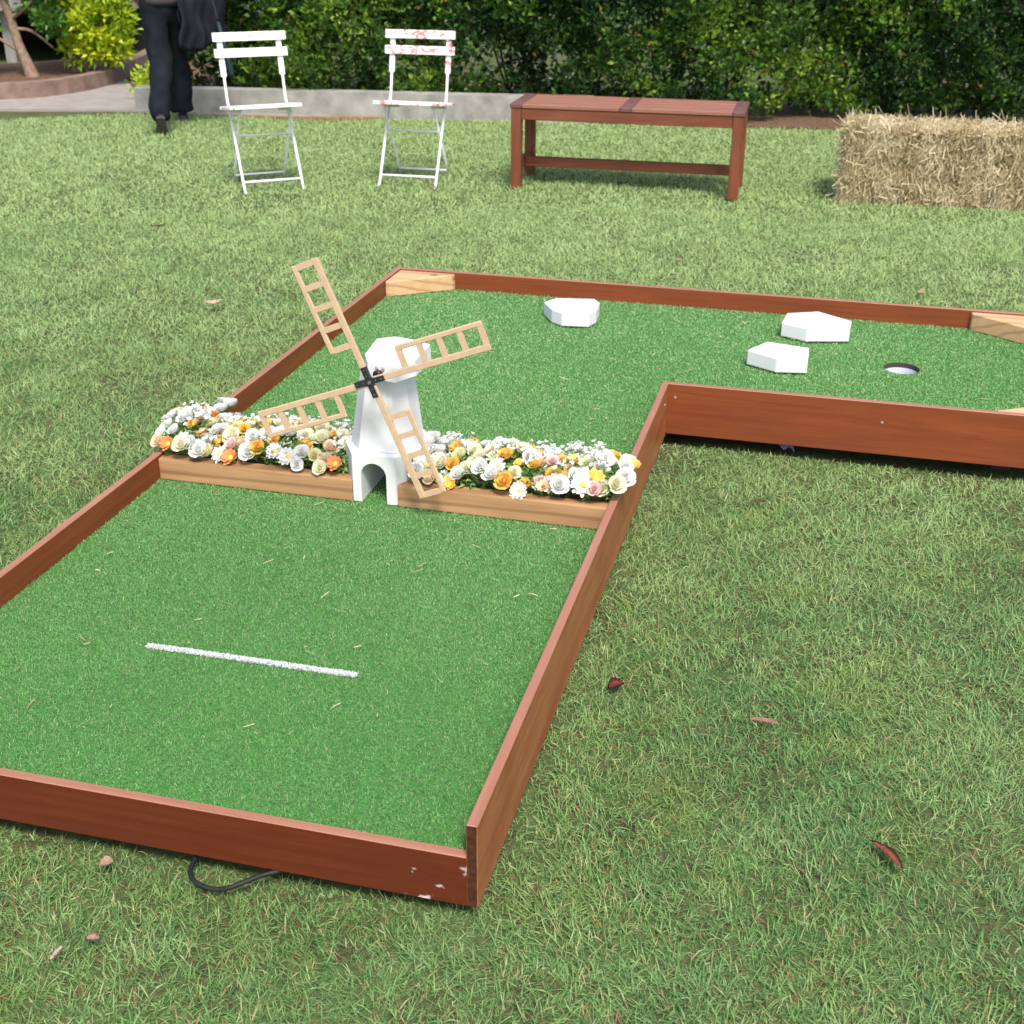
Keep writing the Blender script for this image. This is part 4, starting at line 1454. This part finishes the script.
def make_person():
    root = empty('person', (-4.665, 7.82, -.035), math.atan2(.48, .88), label='person in dark trousers and grey top walking away with a black jacket over one arm', cat='person')
    root.scale = (.95, .95, .95)
    # continuous body
    V = [(0, 0, 1.00), (0, .02, 1.16), (0, .04, 1.34), (0, .05, 1.48), (0, .06, 1.58), (0, .075, 1.655), (0, .085, 1.73), (0, .08, 1.80)]
    Rr = [(.15, .11), (.135, .10), (.16, .11), (.12, .085), (.056, .056), (.072, .082), (.080, .098), (.055, .065)]
    E = [(i, i + 1) for i in range(7)]

    def limb(frm, pts):
        p = frm
        for q in pts:
            V.append(q[:3]); Rr.append(q[3]); E.append((p, len(V) - 1)); p = len(V) - 1
        return p
    # legs: left trails with the heel lifted, right is forward and flat
    limb(0, [(-.090, 0, .93, .095), (-.066, -.03, .72, .080), (-.060, -.07, .52, .058), (-.085, -.25, .34, .055), (-.108, -.44, .17, .040), (-.108, -.47, .115, .036)])
    limb(0, [(.085, .02, .93, .095), (.078, .14, .72, .080), (.072, .21, .52, .058), (.070, .27, .30, .055), (.070, .32, .10, .040), (.070, .33, .07, .038)])
    # arms: left bends to the hip, right carries the jacket across the forearm
    la = limb(3, [(-.19, .03, 1.45, .055), (-.26, -.06, 1.24, .045), (-.285, -.05, 1.12, .040), (-.25, .10, 1.02, .033), (-.225, .18, .97, .026)])
    ra = limb(3, [(.19, .03, 1.45, .055), (.235, -.07, 1.25, .045), (.225, -.10, 1.14, .040), (.17, -.10, 1.05, .033), (.15, -.02, 1.00, .028)])
    for base, d, side in ((la, Vector((.05, .08, -.05)), -1), (ra, Vector((-.02, .09, -.03)), 1)):
        p = Vector(V[base])
        d.normalize()
        s = d.cross(Vector((0, 0, 1))).normalized()
        pal = p + d * .06
        V.append(tuple(pal)); Rr.append((.030, .016)); E.append((base, len(V) - 1)); pi = len(V) - 1
        for k_, (off, ln) in enumerate(((-.027, .062), (-.009, .072), (.009, .068), (.027, .052))):
            q1 = pal + d * .035 + s * off
            q2 = q1 + d * ln * .5 + Vector((0, 0, -.008))
            q3 = q2 + d * ln * .4 + Vector((0, 0, -.022))
            a = pi
            for q in (q1, q2, q3):
                V.append(tuple(q)); Rr.append(.0085); E.append((a, len(V) - 1)); a = len(V) - 1
        a = base
        for q in (p + d * .035 - s * side * .035, p + d * .065 - s * side * .05 + Vector((0, 0, -.012))):
            V.append(tuple(q)); Rr.append(.010); E.append((a, len(V) - 1)); a = len(V) - 1
    # nose and ears
    for q, r_ in (((0, .185, 1.715), .013), ((-.082, .08, 1.715), .016), ((.082, .08, 1.715), .016)):
        V.append(q); Rr.append(r_); E.append((6, len(V) - 1))
    body = skin_obj('body', V, E, Rr, M['skin'], root)
    for s in (-1, 1):
        bm = bmesh.new()
        bmesh.ops.create_uvsphere(bm, u_segments=10, v_segments=8, radius=.012)
        bm_obj('eye', bm, M['eye'], root, (s * .032, .168, 1.742), smooth=True)
    bm = bmesh.new()
    add_box(bm, (-.024, .158, 1.662), (.024, .172, 1.672), .004)
    bm_obj('mouth', bm, plain('lips', (.35, .13, .11), .5), root)
    hv, he, hr = chain((0, .05, 1.66, .07, .045), (0, .045, 1.74, .098, .09), (0, .06, 1.80, .088, .10), (0, .075, 1.835, .05, .06))
    skin_obj('hair', hv, he, hr, M['hair'], root)
    # trousers: one garment, wide straight legs
    V = [(0, 0, 1.06), (0, -.005, .97)]
    Rr = [(.168, .120), (.175, .145)]
    E = [(0, 1)]
    V += [(-.086, -.01, .88), (-.068, -.035, .70), (-.060, -.07, .53), (-.084, -.22, .36), (-.106, -.405, .180), (-.110, -.475, .095)]
    Rr += [(.108, .122), .108, .102, .098, .088, .078]
    E += [(1, 2), (2, 3), (3, 4), (4, 5), (5, 6), (6, 7)]
    V += [(.078, .025, .88), (.076, .12, .70), (.072, .195, .53), (.070, .25, .32), (.070, .285, .10), (.070, .288, .065)]
    Rr += [(.112, .122), .106, .100, .104, .108, .108]
    E += [(1, 8), (8, 9), (9, 10), (10, 11), (11, 12), (12, 13)]
    tr = skin_obj('trousers', V, E, Rr, M['trouser'], root)
    # soft creases
    rr = np.random.default_rng(2)
    for v in tr.data.vertices:
        p = v.co
        dd = .006 * math.sin(34 * p.z + 9 * p.x + 5 * math.sin(11 * p.x)) + .006 * math.sin(17 * p.z - 26 * p.x)
        v.co += v.normal * dd
    sv, se, sr = chain((0, -.002, .905, .206, .176), (0, .0, 1.0, .192, .156), (0, .02, 1.18, .165, .125), (0, .04, 1.34, .182, .132), (0, .05, 1.47, .14, .10), (0, .055, 1.535, .075, .07))
    for s, pts in ((-1, [(-.20, .03, 1.45, .070), (-.262, -.06, 1.24, .060), (-.288, -.05, 1.12, .056), (-.255, .08, 1.03, .046)]), (1, [(.20, .03, 1.45, .070), (.238, -.065, 1.26, .060), (.230, -.095, 1.17, .055)])):
        p = 4
        for q in pts:
            sv.append(q[:3]); sr.append((q[3], q[3])); se.append((p, len(sv) - 1)); p = len(sv) - 1
    skin_obj('top', sv, se, sr, M['shirt'], root)
    # shoes
    for (ax, ay, az, pitch) in ((-.108, -.43, .112, -50), (.07, .315, .06, 0)):
        bm = bmesh.new()
        out = [(-.036, -.075), (.0, -.092), (.036, -.075), (.038, 0), (.046, .09), (.036, .16), (.0, .185), (-.036, .16), (-.046, .09), (-.038, 0)]
        up_ = [(x * .86, y * .94) for x, y in out]
        mm = Matrix.Translation((ax, ay, az)) @ Matrix.Rotation(R(pitch), 4, 'X')
        add_prism(bm, out, -.062, -.044, .004, mat=1)
        add_prism(bm, out, -.0435, -.012, .004, poly1=up_)
        hl = [(-.033, -.083), (.033, -.083), (.036, .03), (-.036, .03)]
        add_prism(bm, [(x * .97, y * .97) for x, y in hl], -.0125, .055, .008, poly1=[(x * .9, y * .86) for x, y in hl])
        bmesh.ops.transform(bm, matrix=mm, verts=bm.verts)
        o = bm_obj('shoe', bm, [M['shoe'], M['sole']], root, smooth=False)
    # jacket folded over the right forearm
    jk = bmesh.new()
    nu, nv = 26, 22
    A, B = Vector((.13, -.15, 1.02)), Vector((.46, -.02, 1.05))
    out_r = []
    for side in (0, 1):
        grid = []
        for i in range(nu + 1):
            u = i / nu
            row = []
            for j in range(nv + 1):
                v = -1 + 2 * j / nv           # -1 front panel hem, +1 back panel hem
                drop = abs(v)
                base = A.lerp(B, u)
                hang = (.44 if v < 0 else .36) * (1 - .12 * abs(u - .45) * 2 + .05 * math.sin(7 * u))
                y = (-.060 if v < 0 else .055) * min(1, drop * 5) + .022 * math.sin(15 * u + 2.5 * v) * drop + .012 * math.sin(31 * u - 4 * v) * drop
                x = .05 * (u - .5) * drop + .018 * math.sin(9 * v + 5 * u)
                z = -hang * max(0, drop - .10) / .9 + .03 * math.cos(min(1, drop * 5) * 1.57)
                p = base + Vector((x, y, z))
                if side: p += Vector((0, (.012 if v < 0 else -.012), -.012 if drop < .12 else 0))
                row.append(jk.verts.new(p))
            grid.append(row)
        for i in range(nu):
            for j in range(nv):
                f = jk.faces.new((grid[i][j], grid[i + 1][j], grid[i + 1][j + 1], grid[i][j + 1]))
                f.smooth = True
        out_r.append(grid)
    a, b = out_r
    for i in range(nu):
        for j in (0, nv):
            jk.faces.new((a[i][j], a[i + 1][j], b[i + 1][j], b[i][j]))
    for j in range(nv):
        for i in (0, nu):
            jk.faces.new((a[i][j], a[i][j + 1], b[i][j + 1], b[i][j]))
    jo = bm_obj('jacket', jk, M['jacket'])
    jo.matrix_world = Matrix.Translation((-4.665, 7.82, -.035)) @ Matrix.Rotation(math.atan2(.48, .88), 4, 'Z') @ Matrix.Scale(.95, 4)
    tag(jo, 'black jacket draped over the walking person\'s right forearm', 'jacket')


make_person()

um = empty('umbrella', (-4.10, 7.75, .33), label='slim closed dark umbrella hanging point down beside the walking person', cat='umbrella')
bm = bmesh.new()
add_tube(bm, [(0, 0, 0), (-.012, 0, .06), (-.03, 0, .16), (-.06, .0, .30), (-.085, 0, .42)], [.009, .024, .021, .019, .012], 10)
bm_obj('canopy', bm, plain('dark_teal_cloth', (.012, .026, .028), .6, .3, 30), um, smooth=True)
bm = bmesh.new()
add_tube(bm, smooth_path([(-.085, 0, .42), (-.12, 0, .60), (-.135, 0, .66), (-.165, 0, .69), (-.19, 0, .66)], 5), .007, 8)
bm_obj('handle', bm, M['black'], um)
bm = bmesh.new()
add_tube(bm, [(.0005, 0, .004), (.006, 0, -.03)], .004, 8)
bm_obj('tip', bm, M['black'], um)

# ------------------------------------------------------------------ small things on the ground
bm = bmesh.new()
P = smooth_path([(-.532, .12, -.02), (-.528, .02, -.008), (-.520, -.028, -.010), (-.492, -.050, -.012), (-.455, -.052, -.014), (-.425, -.045, -.006), (-.385, -.012, .0), (-.345, .02, .0), (-.30, .10, -.01)], 8)
add_tube(bm, P, .0046, 10)
tag(bm_obj('cable', bm, M['cable'], loc=(0, 0, -.006), smooth=True), 'loop of black cable showing below the front board', 'cable')


def leaf_mesh(L, W, curl, m, seed):
    rnd = random.Random(seed)
    bm = bmesh.new()
    n = 8
    rows = []
    for i in range(n + 1):
        t = i / n
        w = W * (math.sin(math.pi * min(1, .04 + .93 * t)) ** .8) * (1 if t < .97 else .4)
        x = L * (t - .5)
        z = curl * L * (2 * t - 1) ** 2 + .002 * rnd.random()
        y = .05 * L * math.sin(3 * t)
        rows.append([bm.verts.new((x, y + s * w / 2, z + abs(s) * w * .28)) for s in (-1, 0, 1)])
    for a, b in zip(rows, rows[1:]):
        for j in range(2):
            bm.faces.new((a[j], a[j + 1], b[j + 1], b[j])).smooth = True
    r = bmesh.ops.solidify(bm, geom=bm.faces[:], thickness=.0008)
    return bm


LC = {}
for nm, c in (('rust', (.34, .115, .07)), ('maroon', (.17, .05, .034)), ('tan', (.50, .33, .22)), ('pale', (.62, .48, .36)), ('pinkish', (.42, .22, .16)), ('brown', (.16, .09, .045))):
    LC[nm] = plain(nm + '_dry_leaf', c, .6, .25, 90, .3)
for (x, y, L, W, curl, rz, cn, lb) in (
        (.126, .782, .040, .034, .01, 40, 'maroon', 'small dark maroon dry leaf on the grass right of the long board'),
        (.464, .715, .066, .015, .02, -12, 'pinkish', 'narrow pinkish dry leaf in the middle of the grass at right'),
        (.717, .340, .096, .019, .006, -54, 'rust', 'long rust-red gum leaf lying on the grass at lower right'),
        (-.679, -.046, .024, .024, .06, 30, 'tan', 'round tan leaf fragment on the grass just below the front board'),
        (-.602, -.224, .026, .020, .06, 10, 'tan', 'small tan leaf fragment on the grass at lower left, above the pale strip'),
        (-.643, -.27, .036, .012, .05, 80, 'pale', 'pale narrow leaf strip standing on the grass near the bottom left corner'),
        (-2.107, 3.295, .075, .040, .22, 30, 'pale', 'pale curled leaf on the lawn left of the windmill and lane'),
        (.893, 4.318, .055, .030, .25, 70, 'tan', 'tan curled leaf on the lawn behind the back board at right'),
        (.365, 1.86, .040, .017, .05, 5, 'brown', 'brown dry leaf on the grass below the inner side board'),
        (-3.05, 4.55, .10, .022, .08, 5, 'brown', 'dark narrow leaf on the lawn in front of the left chair'),
        (-1.95, 5.95, .05, .03, .1, 20, 'pinkish', 'small pinkish leaf on the lawn near the front feet of the right chair'),
        (-.25, 4.62, .045, .028, .15, 60, 'tan', 'small tan leaf on the lawn between bench and back board')):
    bm = leaf_mesh(L, W, curl, None, int(x * 100))
    tag(bm_obj('fallen_leaf', bm, LC[cn], loc=(x, y, -.010 if L > .06 else -.015), rot=(R(6), R(-5), R(rz))), lb, 'leaf', 'fallen leaves on the lawn')

# bit of purple plastic under the inner side board
bm = bmesh.new()
bmesh.ops.create_grid(bm, x_segments=5, y_segments=4, size=.02)
for v in bm.verts:
    v.co.x *= 1.5
    v.co.z = .008 * math.sin(v.co.x * 160) + .006 * math.cos(v.co.y * 140)
bmesh.ops.solidify(bm, geom=bm.faces[:], thickness=.001)
tag(bm_obj('plastic_scrap', bm, plain('violet_plastic', (.24, .22, .42), .4), loc=(.41, 2.335, -.012), rot=(0, R(15), R(20))), 'crumpled violet plastic scrap in the shade under the inner side board', 'litter')

# dry clippings scattered over the turf
n = 520
X = rng.uniform(-XR + .03, XR - .03, n); Y = rng.uniform(.05, LB - .04, n)
ok = ~((X > -.03) & (Y < SB + .05)) & ~((Y > PF - .03) & (Y < PF + .3)) & ((X - HX) ** 2 + (Y - HY) ** 2 > .075 ** 2)
X, Y = X[ok], Y[ok]
n = len(X)
a = rng.uniform(0, 6.28, n)
D = np.stack([np.cos(a), np.sin(a), rng.normal(0, .12, n)], 1)
V, Fc, fs, tt = strips(np.stack([X, Y, np.full(n, T + .003)], 1), D, rng.uniform(.008, .036, n), rng.uniform(.001, .0023, n), rng.normal(0, .14, n), rng.uniform(.1, .85, n))
tag(link('grass_clippings', np_mesh('grass_clippings', V, Fc, fs, {'tint': tt}), M['straw']), 'dry straw coloured grass clippings scattered on the green turf', 'clippings', kind='stuff')
